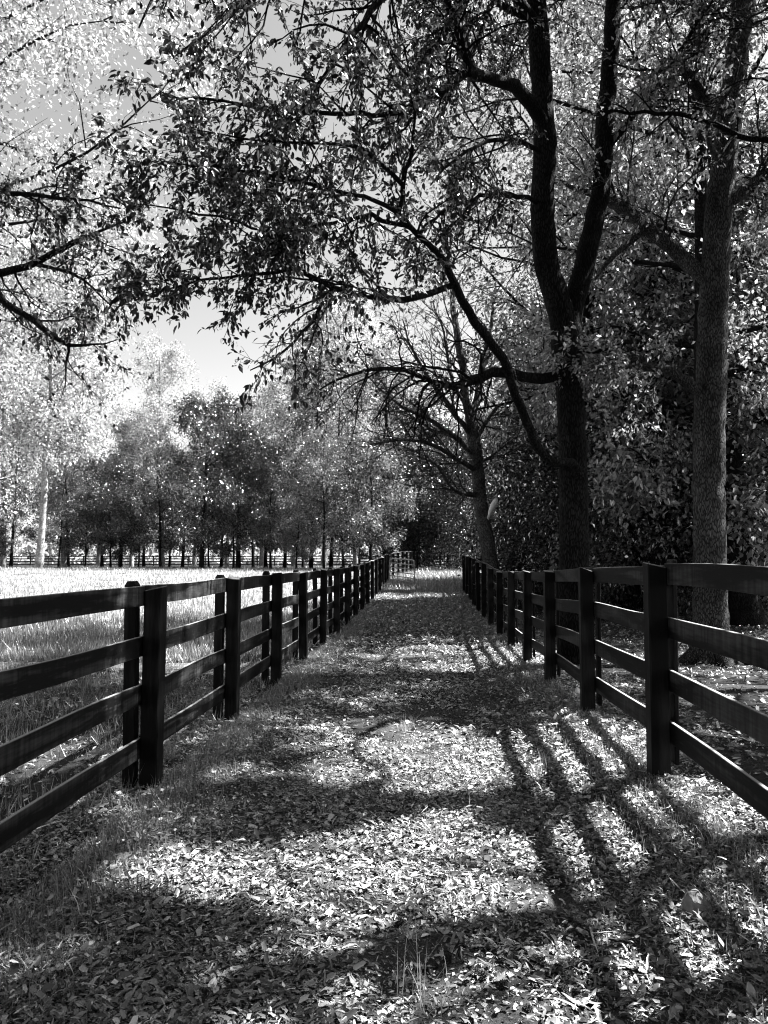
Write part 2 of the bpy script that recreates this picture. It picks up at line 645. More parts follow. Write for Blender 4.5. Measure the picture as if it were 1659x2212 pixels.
def sprout(w, c, pts, rad, count, length, leaves, spread=0.03, start=0.15, twigs=6, droop=0.35, ang=(0.5, 1.25), sub=0.5, tilt=(0, 0, 0), minr=0.004):
    """side branches along a limb, each with twigs that carry leaves"""
    m = len(pts)
    for k in range(count):
        t = start + (1 - start) * (k + rng.random()) / count
        i = min(int(t * (m - 1)), m - 2)
        tg = unit(pts[i + 1] - pts[i])
        L = length * rng.uniform(0.55, 1.2) * (1.1 - 0.45 * t)
        d = off_dir(tg, rng.uniform(*ang)) + np.array(tilt)
        q = twig_path(pts[i], d, L, 7, 0.55, droop)
        r = max(min(rad[i] * 0.5, 0.012 * L + 0.006), minr)
        w.tube(q, np.linspace(r, max(r * 0.3, minr * 0.6), 7), 5)
        if c is not None:
            c.along(q[3:], leaves // 2, spread)
        for s in range(twigs):
            ts = 0.2 + 0.8 * (s + rng.random()) / twigs
            j = min(int(ts * 6), 5)
            d2 = off_dir(unit(q[j + 1] - q[j]), rng.uniform(0.4, 1.1))
            q2 = twig_path(q[j], d2, L * sub * rng.uniform(0.5, 1.1), 5, 0.5, droop)
            w.tube(q2, np.linspace(max(r * 0.45, minr * 0.6), minr * 0.5, 5), 3)
            if c is not None:
                c.along(q2, leaves, spread)


def px_limb(rows, w, sides=10, wob=0.012, step=0.2, knob=0.03):
    """limb traced as (px, py, distance, radius) rows"""
    pr = np.array([np.append(P(a, b, d), r) for a, b, d, r in rows])
    s = spline(pr, step)
    s[1:-1, :3] += rng.normal(0, wob, (len(s) - 2, 3))
    s[:, 3] = np.maximum(s[:, 3], 0.004)
    w.tube(s[:, :3], s[:, 3], sides, knob)
    return s[:, :3], s[:, 3]


def leaf_mesh(name, p, d, size, jitter, mat, six=False, spread=0.4, upz=0.6):
    n = len(p)
    up = rng.normal(0, 1, (n, 3)) * (1 - upz) + np.array((0, 0, 1.0)) * upz
    R = frames(d, up)
    sz = size * np.clip(rng.normal(1, jitter, n), 0.45, 1.7)
    tn = tones(n, spread)
    if not isinstance(six, np.ndarray):
        return cloud(name, p, R, sz, mat, LEAF2_V, LEAF2_T, tn)
    Vs, Ts, Os, off = [], [], [], 0
    for m, tv, tt in ((six, LEAF6_V, LEAF6_T), (~six, LEAF2_V, LEAF2_T)):
        c = int(m.sum())
        Vs.append((np.einsum('nij,kj->nki', R[m], tv) * sz[m][:, None, None] + p[m][:, None, :]).reshape(-1, 3))
        Ts.append((np.arange(c)[:, None, None] * len(tv) + tt[None]).reshape(-1, 3) + off)
        Os.append(np.repeat(tn[m], len(tv)))
        off += c * len(tv)
    return new_mesh(name, np.concatenate(Vs), np.concatenate(Ts), mat, np.concatenate(Os))


def single_leaves(root, p, d, size, mat, n=300, base=None):
    """the leaves that show largest become parts of their own; returns the mask of the rest"""
    u = CX + F_PX * p[:, 0] / np.maximum(p[:, 1], 0.1)
    v = 1212 - F_PX * (p[:, 2] - CAM_H) / np.maximum(p[:, 1], 0.1)
    vis = (u > 5) & (u < 1654) & (v > 5) & (v < 2207) & (p[:, 1] > 1)
    dist = np.where(vis, p[:, 1], 1e6)
    order = np.argsort(dist)[:n]
    order = order[dist[order] < 1e5]
    tmpl = [new_mesh('leaf', LEAF6_V * np.array((s, 1, z)), LEAF6_T, mat, np.full(7, t)) for s, z, t in ((1, 1, 1.0), (1.25, 1.6, 1.3), (0.85, -0.6, 0.7), (1.1, 2.4, 0.9))]
    up = rng.normal(0, 1, (len(order), 3)) * 0.5 + np.array((0, 0, 0.6))
    R = frames(d[order], up)
    off = np.array(root.location)
    for k, i in enumerate(order):
        o = link('leaf', tmpl[k % 4], root)
        mtx = Matrix(R[k].tolist()).to_4x4() @ Matrix.Scale(size * rng.uniform(0.8, 1.25), 4)
        mtx.translation = Vector(p[i] - off)
        o.matrix_local = mtx
    rest = np.ones(len(p), bool)
    rest[order] = False
    return rest


def finish_tree(root, w, c, bark, leafmat, size, six=False, masked=True, singles=0, jitter=0.2, wood_name='trunk', spread=0.4):
    off = np.array(root.location)
    w.V = [v - off for v in w.V]
    link(wood_name, w.mesh(wood_name, bark), root)
    if c is None or not c.p:
        return
    p, d = c.get()
    if masked:
        k = keep_shade(p)
        p, d = p[k], d[k]
    if singles:
        r = single_leaves(root, p, d, size, leafmat, singles)
        p, d = p[r], d[r]
    if six:
        v = 1212 - F_PX * (p[:, 2] - CAM_H) / np.maximum(p[:, 1], 0.1)
        six = (p[:, 1] < 10) & (v > -40)
    o = link('crown', leaf_mesh('crown', p - off, d, size, jitter, leafmat, six, spread), root)
    o['kind'] = 'stuff'


# ------------------------------------------------------------------ fences
def box_mesh(name, lx, ly, lz, mat, bev=0.006, warp=0.0, slope=(0, 0), segs=1, seed=0):
    """timber with its base centre at the origin (z up) : lx, ly, lz; slope tilts the top"""
    bm = bmesh.new()
    r = random.Random(seed)
    bmesh.ops.create_cube(bm, size=1.0)
    for v in bm.verts:
        v.co = Vector((v.co.x * lx, v.co.y * ly, (v.co.z + 0.5) * lz))
    if segs > 1:
        es = [e for e in bm.edges if abs((e.verts[0].co - e.verts[1].co).x) > lx * 0.9]
        bmesh.ops.subdivide_edges(bm, edges=es, cuts=segs - 1, use_grid_fill=True)
        a, b, cph = r.uniform(-1, 1), r.uniform(-1, 1), r.uniform(0, 6)
        for v in bm.verts:
            t = v.co.x / lx
            v.co.z += warp * (a * math.cos(t * math.pi) + 0.4 * b * math.sin(t * 7 + cph))
            v.co.y += warp * 0.5 * b * math.sin(t * math.pi * 2)
    for v in bm.verts:
        if v.co.z > lz * 0.9 and segs == 1:
            v.co.z += slope[0] * v.co.x / lx + slope[1] * v.co.y / ly
    bmesh.ops.bevel(bm, geom=[e for e in bm.edges if e.calc_face_angle(0) > 0.6], offset=bev, segments=1, affect='EDGES')
    me = bpy.data.meshes.new(name)
    bm.to_mesh(me)
    bm.free()
    me.materials.append(mat)
    return me


RAIL_Z = (0.23, 0.61, 0.985, 1.36)
RAIL_H = 0.15


def lay_rail(root, me, a, b, zoff):
    """rail object whose mesh runs along x with unit length 2.44"""
    a, b = Vector(a), Vector(b)
    d = b - a
    L = d.length
    x = d.normalized()
    y = Vector((0, 0, 1)).cross(x).normalized()
    z = x.cross(y)
    mt = Matrix((x, y, z)).transposed().to_4x4()
    mt = mt @ Matrix.Diagonal((L / 2.44, 1, 1, 1))
    mt.translation = (a + b) / 2 + Vector((0, 0, zoff)) - root.location
    o = link('rail', me, root)
    o.matrix_local = mt
    return o


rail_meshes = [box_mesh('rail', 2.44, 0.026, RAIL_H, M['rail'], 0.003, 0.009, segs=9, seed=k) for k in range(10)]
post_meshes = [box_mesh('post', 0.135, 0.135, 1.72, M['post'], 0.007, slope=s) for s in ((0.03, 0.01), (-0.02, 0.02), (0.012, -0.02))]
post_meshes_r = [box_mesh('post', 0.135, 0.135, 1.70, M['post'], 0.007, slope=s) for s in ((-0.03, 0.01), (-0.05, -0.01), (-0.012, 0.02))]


def cap_post_mesh():
    bm = bmesh.new()
    bmesh.ops.create_cube(bm, size=1.0)
    for v in bm.verts:
        v.co = Vector((v.co.x * 0.085, v.co.y * 0.095, (v.co.z + 0.5) * 1.72))
    top = [f for f in bm.faces if f.normal.z > 0.9]
    r = bmesh.ops.inset_region(bm, faces=top, thickness=0.022)
    for f in top:
        for v in f.verts:
            v.co.z += 0.03
    me = bpy.data.meshes.new('back_post')
    bm.to_mesh(me)
    bm.free()
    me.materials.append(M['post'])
    return me


back_post = cap_post_mesh()
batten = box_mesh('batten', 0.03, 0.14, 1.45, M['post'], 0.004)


def build_fence(root, posts, side, pm, backs, height=1.52):
    """posts: (x, y, z) list; rails on the outer side (side=-1 left, 1 right)"""
    off = root.location
    for k, (x, y, z) in enumerate(posts):
        o = link('post', pm[k % len(pm)], root)
        o.location = Vector((x, y, z - 0.2)) - off
        o.rotation_euler = (rng.normal(0, 0.010), rng.normal(0, 0.008), rng.normal(0, 0.05) - 0.055)
        o.scale = (1, 1, (height + 0.2 + rng.normal(0, 0.012)) / 1.72)
        xb = x + side * (0.0675 + 0.030 + (0.052 if backs else 0.018))
        b = link('back_post' if backs else 'batten', back_post if backs else batten, root)
        b.location = Vector((xb, y + rng.normal(0, 0.012), z + (-0.2 if backs else 0.08))) - off
        b.rotation_euler = (rng.normal(0, 0.008), rng.normal(0, 0.008), -0.055)
    for k in range(len(posts) - 1):
        a, b = posts[k], posts[k + 1]
        for j, h in enumerate(RAIL_Z):
            xo = side * (0.0675 + 0.0145)
            d1, d2 = rng.normal(0, 0.007, 2)
            lay_rail(root, rail_meshes[int(rng.integers(10))], (a[0] + xo, a[1] + 0.002, a[2] + h * height / 1.52 + d1), (b[0] + xo, b[1] - 0.002, b[2] + h * height / 1.52 + d2), 0)


left_posts = []
for k in range(-2, 17):
    y = 5.91 + 2.44 * (k - 1)
    x = fence_lx(y)
    left_posts.append((x, y, tz(x, y)))
lf = thing('board_fence', 'dark four board fence with capped back posts along the left side of the path', 'fence', left_posts[0], 'board fences')
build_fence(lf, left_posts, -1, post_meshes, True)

rz_meas = {1: .18, 2: .14, 3: .08, 4: .03, 5: 0.0, 6: -.03, 7: .03, 8: .14, 9: .20, 10: .30, 11: .35, 12: .44, 13: .50}
right_posts = []
for k in range(-2, 14):
    y = 5.60 + 2.44 * (k - 1)
    x = fence_rx(y)
    right_posts.append((x, y, rz_meas.get(k, 0.16)))
rf = thing('board_fence', 'dark four board fence with sunlit top edges along the right side of the path', 'fence', right_posts[0], 'board fences')
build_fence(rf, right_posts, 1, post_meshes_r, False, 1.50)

# cross fence running right from the far end of the right fence
cross = []
x0, y0 = right_posts[-1][0], right_posts[-1][1]
for k in range(10):
    x, y = x0 + 0.25 + 2.43 * k, y0 + 0.2 - 0.16 * k
    cross.append((x, y, tz(x, y)))
cf = thing('board_fence', 'dark fence crossing behind the two big right trunks, seen through the near rails', 'fence', cross[0], 'board fences')
off = cf.location
for k, (x, y, z) in enumerate(cross):
    o = link('post', post_meshes[k % 3], cf)
    o.location = Vector((x, y, z - 0.2)) - off
    o.scale = (1, 1, 0.99)
for k in range(len(cross) - 1):
    a, b = cross[k], cross[k + 1]
    for h in RAIL_Z:
        lay_rail(cf, rail_meshes[int(rng.integers(10))], (a[0], a[1] + 0.085, a[2] + h), (b[0], b[1] + 0.085, b[2] + h), 0)

# fence beyond the trees across the left paddock
far = []
for k in range(34):
    x, y = -62 + 2.44 * k, 108 + 0.12 * k
    far.append((x, y, tz(x, y)))
ff = thing('board_fence', 'distant dark board fence behind the tree trunks across the sunny paddock', 'fence', far[0], 'board fences')
off = ff.location
for k, (x, y, z) in enumerate(far):
    o = link('post', post_meshes[k % 3], ff)
    o.location = Vector((x, y, z - 0.2)) - off
for k in range(len(far) - 1):
    a, b = far[k], far[k + 1]
    for h in RAIL_Z:
        lay_rail(ff, rail_meshes[k % 10], (a[0], a[1] - 0.085, a[2] + h), (b[0], b[1] - 0.085, b[2] + h), 0)

# fence that goes on beyond the gate
gone = []
for k in range(7):
    x, y = 0.55 + 0.34 * k, 45.6 + 2.42 * k
    gone.append((x, y, tz(x, y)))
gf = thing('board_fence', 'short stretch of dark fence continuing beyond the open metal gate', 'fence', gone[0], 'board fences')
off = gf.location
for k, (x, y, z) in enumerate(gone):
    o = link('post', post_meshes[k % 3], gf)
    o.location = Vector((x, y, z - 0.2)) - off
for k in range(len(gone) - 1):
    a, b = gone[k], gone[k + 1]
    for h in RAIL_Z:
        lay_rail(gf, rail_meshes[k % 10], (a[0] - 0.085, a[1], a[2] + h), (b[0] - 0.085, b[1], b[2] + h), 0)

# ------------------------------------------------------------------ metal gate standing open
hx, hy = left_posts[-1][0] + 0.12, left_posts[-1][1] + 0.1
lx_, ly_ = 1.55, 39.6
hz, lz_ = tz(hx, hy) + 0.12, tz(lx_, ly_) + 0.12
gate = thing('metal_gate', 'open tubular metal gate at the far end of the left fence', 'gate', (hx, hy, hz - 0.12))
goff = np.array(gate.location)
GH = 1.18


def gate_tube(name, pts, r, sides=8):
    w = Wood()
    w.tube(np.array(pts) - goff, np.full(len(pts), r), sides)
    return link(name, w.mesh(name, M['steel']), gate)


def gp(t, h):
    return np.array((hx + (lx_ - hx) * t, hy + (ly_ - hy) * t, hz + (lz_ - hz) * t + h))


loop = [gp(0, 0), gp(0, GH * .5), gp(0, GH - .12), gp(.01, GH - .03), gp(.04, GH)]
loop += [gp(t, GH) for t in np.linspace(.1, .94, 6)] + [gp(.985, GH - .03), gp(1, GH - .12), gp(1, GH * .5), gp(1, 0)]
gate_tube('frame', loop, 0.028)
for h in (0.02, 0.24, 0.46, 0.69, 0.93):
    gate_tube('bar', [gp(t, h) for t in np.linspace(0, 1, 4)], 0.022, 6)
for t in (0.34, 0.67):
    gate_tube('upright', [gp(t, h) for h in (0.02, 0.6, GH)], 0.016, 6)
for h in (0.25, 0.95):
    gate_tube('hinge', [np.array((left_posts[-1][0] + 0.03, left_posts[-1][1], hz + h)), gp(0, h)], 0.018, 6)
gate_tube('latch', [gp(1.0, 0.62), gp(1.04, 0.62), gp(1.04, 0.52)], 0.014, 6)

# pale round headed post in the clearing beyond the gate
w = Wood()
sp = spline(np.array([(0, 0, -.2, .11), (.01, 0, .6, .105), (0, .01, 1.25, .10), (0, 0, 1.34, .085), (0, 0, 1.40, .03)]), .1)
w.tube(sp[:, :3], sp[:, 3], 12, 0.02)
pp = thing('wooden_post', 'pale round topped wooden post standing beyond the open gate', 'post', (1.85, 60.0, tz(1.85, 60.0)))
link('shaft', w.mesh('shaft', M['pale']), pp)
w = Wood()
w.tube(np.array([(0, 0, 1.18), (0, 0, 1.22)]), [0.112, 0.112], 12)
link('wire_band', w.mesh('wire_band', M['steel']), pp)

# ------------------------------------------------------------------ the twin stemmed tree behind the right fence
def root_at(name, label, x, y, group=None):
    return thing(name, label, 'tree', (x, y, tz(x, y) - 0.05), group)


bx, by = 3.09, 12.4
tA = root_at('forked_tree', 'tall tree forking into two stems beside the right fence, long limbs over the path', bx, by, 'big trees along the right fence')
w, c = Wood(), Crown()
px_limb([(1244, 1455, 12.4, .38), (1243, 1425, 12.4, .30), (1241, 1330, 12.4, .255), (1240, 1180, 12.4, .24), (1237, 1000, 12.4, .232), (1230, 850, 12.35, .222), (1224, 740, 12.3, .24), (1220, 680, 12.3, .23)], w, 16, .008, .15, .02)
stL = px_limb([(1224, 745, 12.3, .20), (1205, 650, 12.25, .205), (1182, 580, 12.2, .20), (1174, 500, 12.1, .19), (1173, 400, 12.0, .185), (1178, 310, 11.9, .182), (1172, 220, 11.9, .17), (1165, 110, 11.8, .165), (1158, 0, 11.7, .155), (1150, -200, 11.6, .13), (1140, -420, 11.4, .09), (1120, -640, 11.2, .04)], w, 14, .008, .15, .025)
stR = px_limb([(1226, 745, 12.35, .19), (1240, 650, 12.4, .18), (1258, 590, 12.45, .17), (1281, 490, 12.5, .165), (1297, 410, 12.6, .155), (1304, 320, 12.6, .15), (1311, 220, 12.7, .145), (1319, 110, 12.7, .138), (1326, 0, 12.8, .13), (1340, -220, 12.9, .10), (1350, -480, 13, .04)], w, 14, .008, .15, .025)
L1 = px_limb([(1178, 280, 11.85, 0.111), (1150, 228, 11.6, 0.106), (1110, 190, 11.2, 0.098), (1070, 172, 10.9, 0.085), (1035, 163, 10.6, 0.076), (1005, 160, 10.3, 0.060), (965, 190, 9.9, 0.047), (915, 228, 9.5, 0.038), (830, 248, 9.1, 0.030), (720, 246, 8.6, 0.025), (600, 240, 8.2, 0.021), (480, 222, 7.9, 0.015), (345, 205, 7.6, 0.009)], w, 10)
L1b = px_limb([(1012, 162, 10.3, .06), (1000, 115, 10.1, .05), (985, 60, 9.9, .045), (960, -20, 9.5, .035), (900, -120, 9, .02)], w, 8)
L1c = px_limb([(1035, 163, 10.6, .05), (1010, 120, 10.9, .045), (985, 40, 11.1, .04), (990, -60, 11.2, .03), (1000, -150, 11.2, .015)], w, 8)
L2 = px_limb([(1222, 812, 12.3, 0.094), (1170, 816, 12.1, 0.086), (1130, 815, 11.9, 0.079), (1085, 802, 11.6, 0.076), (1040, 812, 11.3, 0.072), (1000, 832, 11.0, 0.061), (960, 832, 10.7, 0.043), (900, 806, 10.4, 0.032), (830, 796, 10.0, 0.025), (760, 810, 9.7, 0.018), (690, 842, 9.4, 0.009)], w, 10)
L3 = px_limb([(1250, 1030, 12.2, 0.081), (1238, 1000, 12.05, 0.074), (1200, 1000, 11.8, 0.070), (1165, 972, 11.7, 0.067), (1145, 932, 11.6, 0.068), (1125, 880, 11.4, 0.068), (1105, 822, 11.2, 0.067), (1085, 772, 11, 0.065), (1045, 722, 10.7, 0.063), (1012, 672, 10.4, 0.059), (985, 620, 10.1, 0.056), (960, 562, 9.8, 0.044), (920, 522, 9.5, 0.037), (882, 490, 9.3, 0.033), (863, 460, 9.1, 0.030), (868, 400, 8.9, 0.026), (888, 330, 8.7, 0.021), (900, 250, 8.5, 0.015), (880, 160, 8.4, 0.007)], w, 10)
L3b = px_limb([(983, 614, 10.1, 0.043), (930, 632, 9.8, 0.043), (870, 646, 9.4, 0.040), (800, 640, 9, 0.036), (720, 620, 8.6, 0.032), (660, 592, 8.3, 0.027), (625, 565, 8.1, 0.023), (590, 520, 7.9, 0.017), (540, 490, 7.8, 0.014), (470, 470, 7.6, 0.012), (380, 455, 7.4, 0.009), (290, 440, 7.2, 0.005)], w, 9)
L3c = px_limb([(640, 576, 8.2, 0.020), (560, 592, 8.0, 0.018), (480, 602, 7.8, 0.014), (380, 622, 7.6, 0.010), (290, 650, 7.4, 0.006)], w, 7)
L3d = px_limb([(725, 622, 8.6, .025), (690, 660, 8.4, .022), (655, 720, 8.2, .017), (600, 770, 8.0, .012), (540, 800, 7.9, .006)], w, 7)
L3e = px_limb([(880, 488, 9.3, .03), (800, 470, 8.9, .026), (720, 480, 8.5, .02), (640, 500, 8.1, .016), (560, 540, 7.8, .01)], w, 7)
L3f = px_limb([(863, 462, 9.1, .03), (790, 430, 8.7, .025), (690, 400, 8.3, .02), (580, 380, 7.9, .016), (470, 360, 7.6, .012), (370, 350, 7.3, .007)], w, 7)
L4 = px_limb([(1166, 60, 11.8, .08), (1100, -20, 11, .07), (1000, -60, 10.2, .06), (860, -30, 9.4, .05), (760, 80, 8.6, .035), (690, 180, 8.2, .022), (640, 270, 8.0, .012)], w, 8)
L5 = px_limb([(1160, -60, 11.7, .08), (1050, -170, 10.6, .07), (880, -190, 9.4, .055), (700, -120, 8.4, .04), (560, -20, 7.8, .028), (460, 60, 7.4, .016), (380, 120, 7.2, .008)], w, 8)
L6 = px_limb([(1325, -10, 12.8, .07), (1250, -110, 12, .06), (1130, -120, 11, .05), (1040, -40, 10.2, .04), (960, 70, 9.6, .03), (900, 150, 9.2, .015)], w, 8)
L7 = px_limb([(1304, 330, 12.6, .06), (1370, 250, 12.4, .05), (1430, 170, 12.2, .04), (1500, 60, 12, .025), (1560, -30, 12, .01)], w, 8)
L8 = px_limb([(1176, 330, 11.9, 0.040), (1110, 300, 11.2, 0.036), (1040, 310, 10.6, 0.028), (980, 350, 10, 0.020), (930, 400, 9.6, 0.010)], w, 7)
L9 = px_limb([(1150, -200, 11.6, .08), (1000, -330, 10.4, .07), (800, -330, 9.2, .055), (600, -250, 8.2, .04), (430, -120, 7.5, .028), (340, -20, 7.2, .016), (300, 60, 7.1, .008)], w, 8)
L10 = px_limb([(1172, 440, 12.1, 0.040), (1100, 420, 11.4, 0.036), (1020, 430, 10.8, 0.028), (940, 470, 10.2, 0.020), (880, 540, 9.8, 0.010)], w, 7)
L11 = px_limb([(870, 400, 8.9, .03), (810, 340, 8.6, .026), (740, 310, 8.3, .02), (640, 310, 8.0, .015), (520, 300, 7.6, .01), (420, 280, 7.4, .006)], w, 7)
for lm, cnt, ln, lv in ((L1, 34, 1.25, 15), (L1b, 16, 1.2, 13), (L1c, 16, 1.3, 13), (L3b, 34, 1.15, 15), (L3c, 17, 1.0, 14), (L3d, 11, .9, 10), (L3e, 23, 1.1, 14), (L3f, 25, 1.1, 15), (L4, 29, 1.35, 14), (L5, 29, 1.3, 12), (L6, 29, 1.4, 14), (L7, 23, 1.5, 14), (L8, 18, 1.2, 13), (L9, 20, 1.2, 10), (L10, 18, 1.2, 12), (L11, 20, 1.1, 13)):
    sprout(w, c, lm[0], lm[1], cnt, ln, lv, start=.25, twigs=6, droop=.45)
sprout(w, c, L3[0], L3[1], 14, 1.1, 9, start=.62, twigs=6)
sprout(w, c, L2[0], L2[1], 12, 1.0, 4, start=.45, twigs=6, droop=.6)
sprout(w, None, L2[0], L2[1], 22, 1.6, 0, start=.3, twigs=9, droop=.7, tilt=(-.3, 0, -.35), minr=.003)
for k in range(15):
    az = 1.3 + k * .36 + rng.normal(0, .1)
    h0 = 9.8 + 5.5 * rng.random()
    i0 = int(np.argmin(np.abs(stL[0][:, 2] - h0)))
    q = twig_path(stL[0][i0], (math.cos(az), math.sin(az), .25), rng.uniform(4, 6), 10, .4, .25)
    rq = np.linspace(.06, .012, 10)
    w.tube(q, rq, 6)
    sprout(w, c, q, rq, 12, 1.7, 26, start=.2, twigs=6, droop=.3)
sprout(w, c, stL[0][len(stL[0]) // 2:], stL[1][len(stL[0]) // 2:], 24, 2.6, 14, start=.35, twigs=8)
sprout(w, c, stR[0][len(stR[0]) // 2:], stR[1][len(stR[0]) // 2:], 24, 2.6, 14, start=.35, twigs=8)
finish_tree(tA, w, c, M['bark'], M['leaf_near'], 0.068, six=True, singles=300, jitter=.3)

# ------------------------------------------------------------------ the big straight tree at the right edge
bx, by = 5.47, 12.8
tB = root_at('tall_tree', 'big straight pale barked trunk behind the right fence near the right edge', bx, by, 'big trees along the right fence')
w, c = Wood(), Crown()
trB = px_limb([(1537, 1450, 12.8, .50), (1537, 1420, 12.8, .38), (1535, 1350, 12.8, .29), (1534, 1200, 12.8, .262), (1531, 1050, 12.8, .255), (1533, 900, 12.8, .25), (1540, 700, 12.8, .24), (1549, 500, 12.8, .225), (1564, 350, 12.8, .21), (1582, 200, 12.8, .20), (1598, 80, 12.8, .19), (1606, 0, 12.8, .185), (1620, -250, 12.8, .15), (1630, -520, 12.8, .08), (1640, -700, 12.8, .03)], w, 16, .008, .15, .022)
for a in (3.4, 4.6, 5.8, 0.6):
    q = np.array([(bx + math.cos(a) * r, by + math.sin(a) * r, tz(bx, by) + h) for r, h in ((.1, .45), (.36, .2), (.62, .04), (1.0, -.08))])
    w.tube(spline(np.c_[q, [.16, .14, .10, .05]], .12)[:, :3], spline(np.c_[q, [.16, .14, .10, .05]], .12)[:, 3], 8, .04)
B1 = px_limb([(1530, 862, 12.8, 0.104), (1500, 835, 12.7, 0.096), (1450, 802, 12.6, 0.080), (1400, 792, 12.5, 0.068), (1340, 790, 12.5, 0.056), (1290, 796, 12.5, 0.040), (1240, 780, 12.4, 0.016)], w, 9)
B2 = px_limb([(1535, 610, 12.8, 0.145), (1494, 575, 12.9, 0.136), (1430, 520, 13, 0.123), (1384, 478, 13, 0.111), (1330, 440, 13.1, 0.102), (1280, 418, 13.1, 0.076), (1230, 400, 13.1, 0.043), (1170, 360, 13, 0.017)], w, 10)
B2b = px_limb([(1400, 492, 13, .06), (1350, 530, 13, .055), (1310, 570, 13.1, .045), (1285, 605, 13.2, .02)], w, 7)
B3 = px_limb([(1562, 440, 12.8, .12), (1594, 424, 12.7, .11), (1630, 392, 12.6, .10), (1680, 360, 12.4, .08), (1780, 300, 12, .04)], w, 9)
B4 = px_limb([(1575, 230, 12.8, .11), (1520, 210, 12.4, .10), (1480, 160, 12.2, .08), (1440, 150, 12, .05), (1380, 175, 11.8, .02)], w, 8)
B5 = px_limb([(1606, -10, 12.8, .12), (1560, -140, 12, .10), (1460, -220, 11, .07), (1340, -240, 10, .04)], w, 8)
B6 = px_limb([(1562, 360, 12.8, .05), (1530, 300, 11.6, .04), (1545, 240, 10.6, .03), (1580, 190, 10, .02), (1600, 120, 9.8, .01)], w, 7)
for lm, cnt, ln, lv in ((B1, 18, 1.6, 15), (B2, 24, 1.7, 15), (B3, 18, 1.8, 15), (B4, 22, 1.7, 15), (B5, 24, 2.0, 16)):
    sprout(w, c, lm[0], lm[1], cnt, ln, lv, start=.3, twigs=7)
sprout(w, c, B6[0], B6[1], 8, .7, 6, start=.5, twigs=4)
n = len(trB[0])
sprout(w, c, trB[0][n // 2:], trB[1][n // 2:], 46, 3.0, 19, start=.2, twigs=9)
finish_tree(tB, w, c, M['bark_mid'], M['leaf_spring'], 0.08, six=False, singles=150)

# trunk close behind it, leaning
bx, by = 9.6, 20.5
tC = root_at('leaning_trunk_tree', 'darker flared trunk leaning close behind the big right trunk', bx, by, 'big trees along the right fence')
w, c = Wood(), Crown()
trC = px_limb([(1618, 1360, 20.5, .55), (1606, 1290, 20.5, .37), (1596, 1180, 20.5, .33), (1582, 1020, 20.5, .30), (1567, 880, 20.5, .28), (1550, 650, 20.6, .26), (1535, 400, 20.7, .24), (1520, 200, 20.8, .22), (1508, 0, 20.9, .19), (1500, -250, 21, .12), (1500, -400, 21, .05)], w, 14, .01, .2, .02)
n = len(trC[0])
sprout(w, c, trC[0][n // 2:], trC[1][n // 2:], 48, 3.8, 18, start=.02, twigs=9)
finish_tree(tC, w, c, M['bark'], M['leaf_spring'], 0.10)

# ------------------------------------------------------------------ leaning half bare tree at the far end of the right fence
bx, by = 3.38, 24.0
tD = root_at('bare_leaning_tree', 'leaning tree with bare spreading branches and a broken limb beside the far right fence', bx, by, 'big trees along the right fence')
w, c = Wood(), Crown()
d0 = 24.0
px_limb([(1066, 1340, d0, .34), (1064, 1300, d0, .27), (1060, 1220, d0, .235), (1049, 1150, d0, .225), (1038, 1085, d0, .215), (1031, 1020, d0, .205), (1023, 950, d0, .20), (1016, 900, d0, .18)], w, 14, .01, .2, .02)
Dl = [px_limb(r, w, 8, .015, .3) for r in (
    [(1018, 915, 24, .14), (1006, 860, 24, .13), (996, 770, 24, .12), (982, 695, 24, .10), (975, 600, 24, .07), (960, 500, 24, .03)],
    [(1018, 905, 24, .11), (1030, 860, 24.2, .10), (1040, 800, 24.4, .09), (1058, 720, 24.6, .06), (1070, 620, 24.8, .03)],
    [(1022, 945, 24, .09), (985, 900, 23.6, .08), (950, 850, 23.2, .07), (915, 800, 22.8, .055), (885, 740, 22.4, .03), (870, 690, 22, .015)],
    [(1027, 985, 24, .09), (975, 940, 23.2, .08), (925, 905, 22.5, .065), (870, 880, 21.8, .045), (820, 840, 21.2, .025), (780, 800, 21, .012)],
    [(1031, 1020, 24, .08), (985, 990, 23.2, .07), (930, 960, 22.4, .055), (870, 950, 21.6, .04), (800, 960, 21, .02)],
    [(1034, 1068, 24, .09), (1010, 1068, 23.6, .08), (985, 1060, 23.2, .065), (965, 1040, 23, .05), (940, 1000, 22.6, .035), (900, 985, 22.2, .015)],
    [(1024, 960, 24, .07), (1045, 920, 24.2, .06), (1075, 880, 24.4, .045), (1110, 850, 24.6, .02)],
    [(1020, 940, 24, .06), (1000, 870, 23.4, .05), (970, 800, 23, .04), (960, 720, 22.8, .03), (935, 650, 22.6, .015)],
    [(1030, 1010, 24, .05), (1060, 985, 24, .04), (1095, 960, 24, .025), (1120, 955, 24, .01)])]
for lm in Dl:
    sprout(w, None, lm[0], lm[1], 14, 2.4, 0, start=.2, twigs=9, droop=.1, ang=(.4, 1.0), tilt=(-.1, 0, .1), minr=.006)
for lm in Dl[:3]:
    sprout(w, c, lm[0], lm[1], 5, 1.6, 5, start=.5, twigs=6)
finish_tree(tD, w, c, M['bark_mid'], M['leaf_wood'], 0.11, masked=False)
wb = Wood()
px = spline(np.array([np.append(P(a, b, d), r) for a, b, d, r in ((1052, 1130, 24, .03), (1057, 1112, 23.7, .05), (1061, 1101, 23.6, .08), (1066, 1092, 23.5, .09), (1069, 1085, 23.4, .085), (1072, 1078, 23.4, .06))]), .1)
wb.tube(px[:, :3] - np.array(tD.location), px[:, 3], 10, .06)
o = link('broken_limb', wb.mesh('broken_limb', M['bare_wood']), tD)
o['label'] = 'bright barkless broken limb stub'

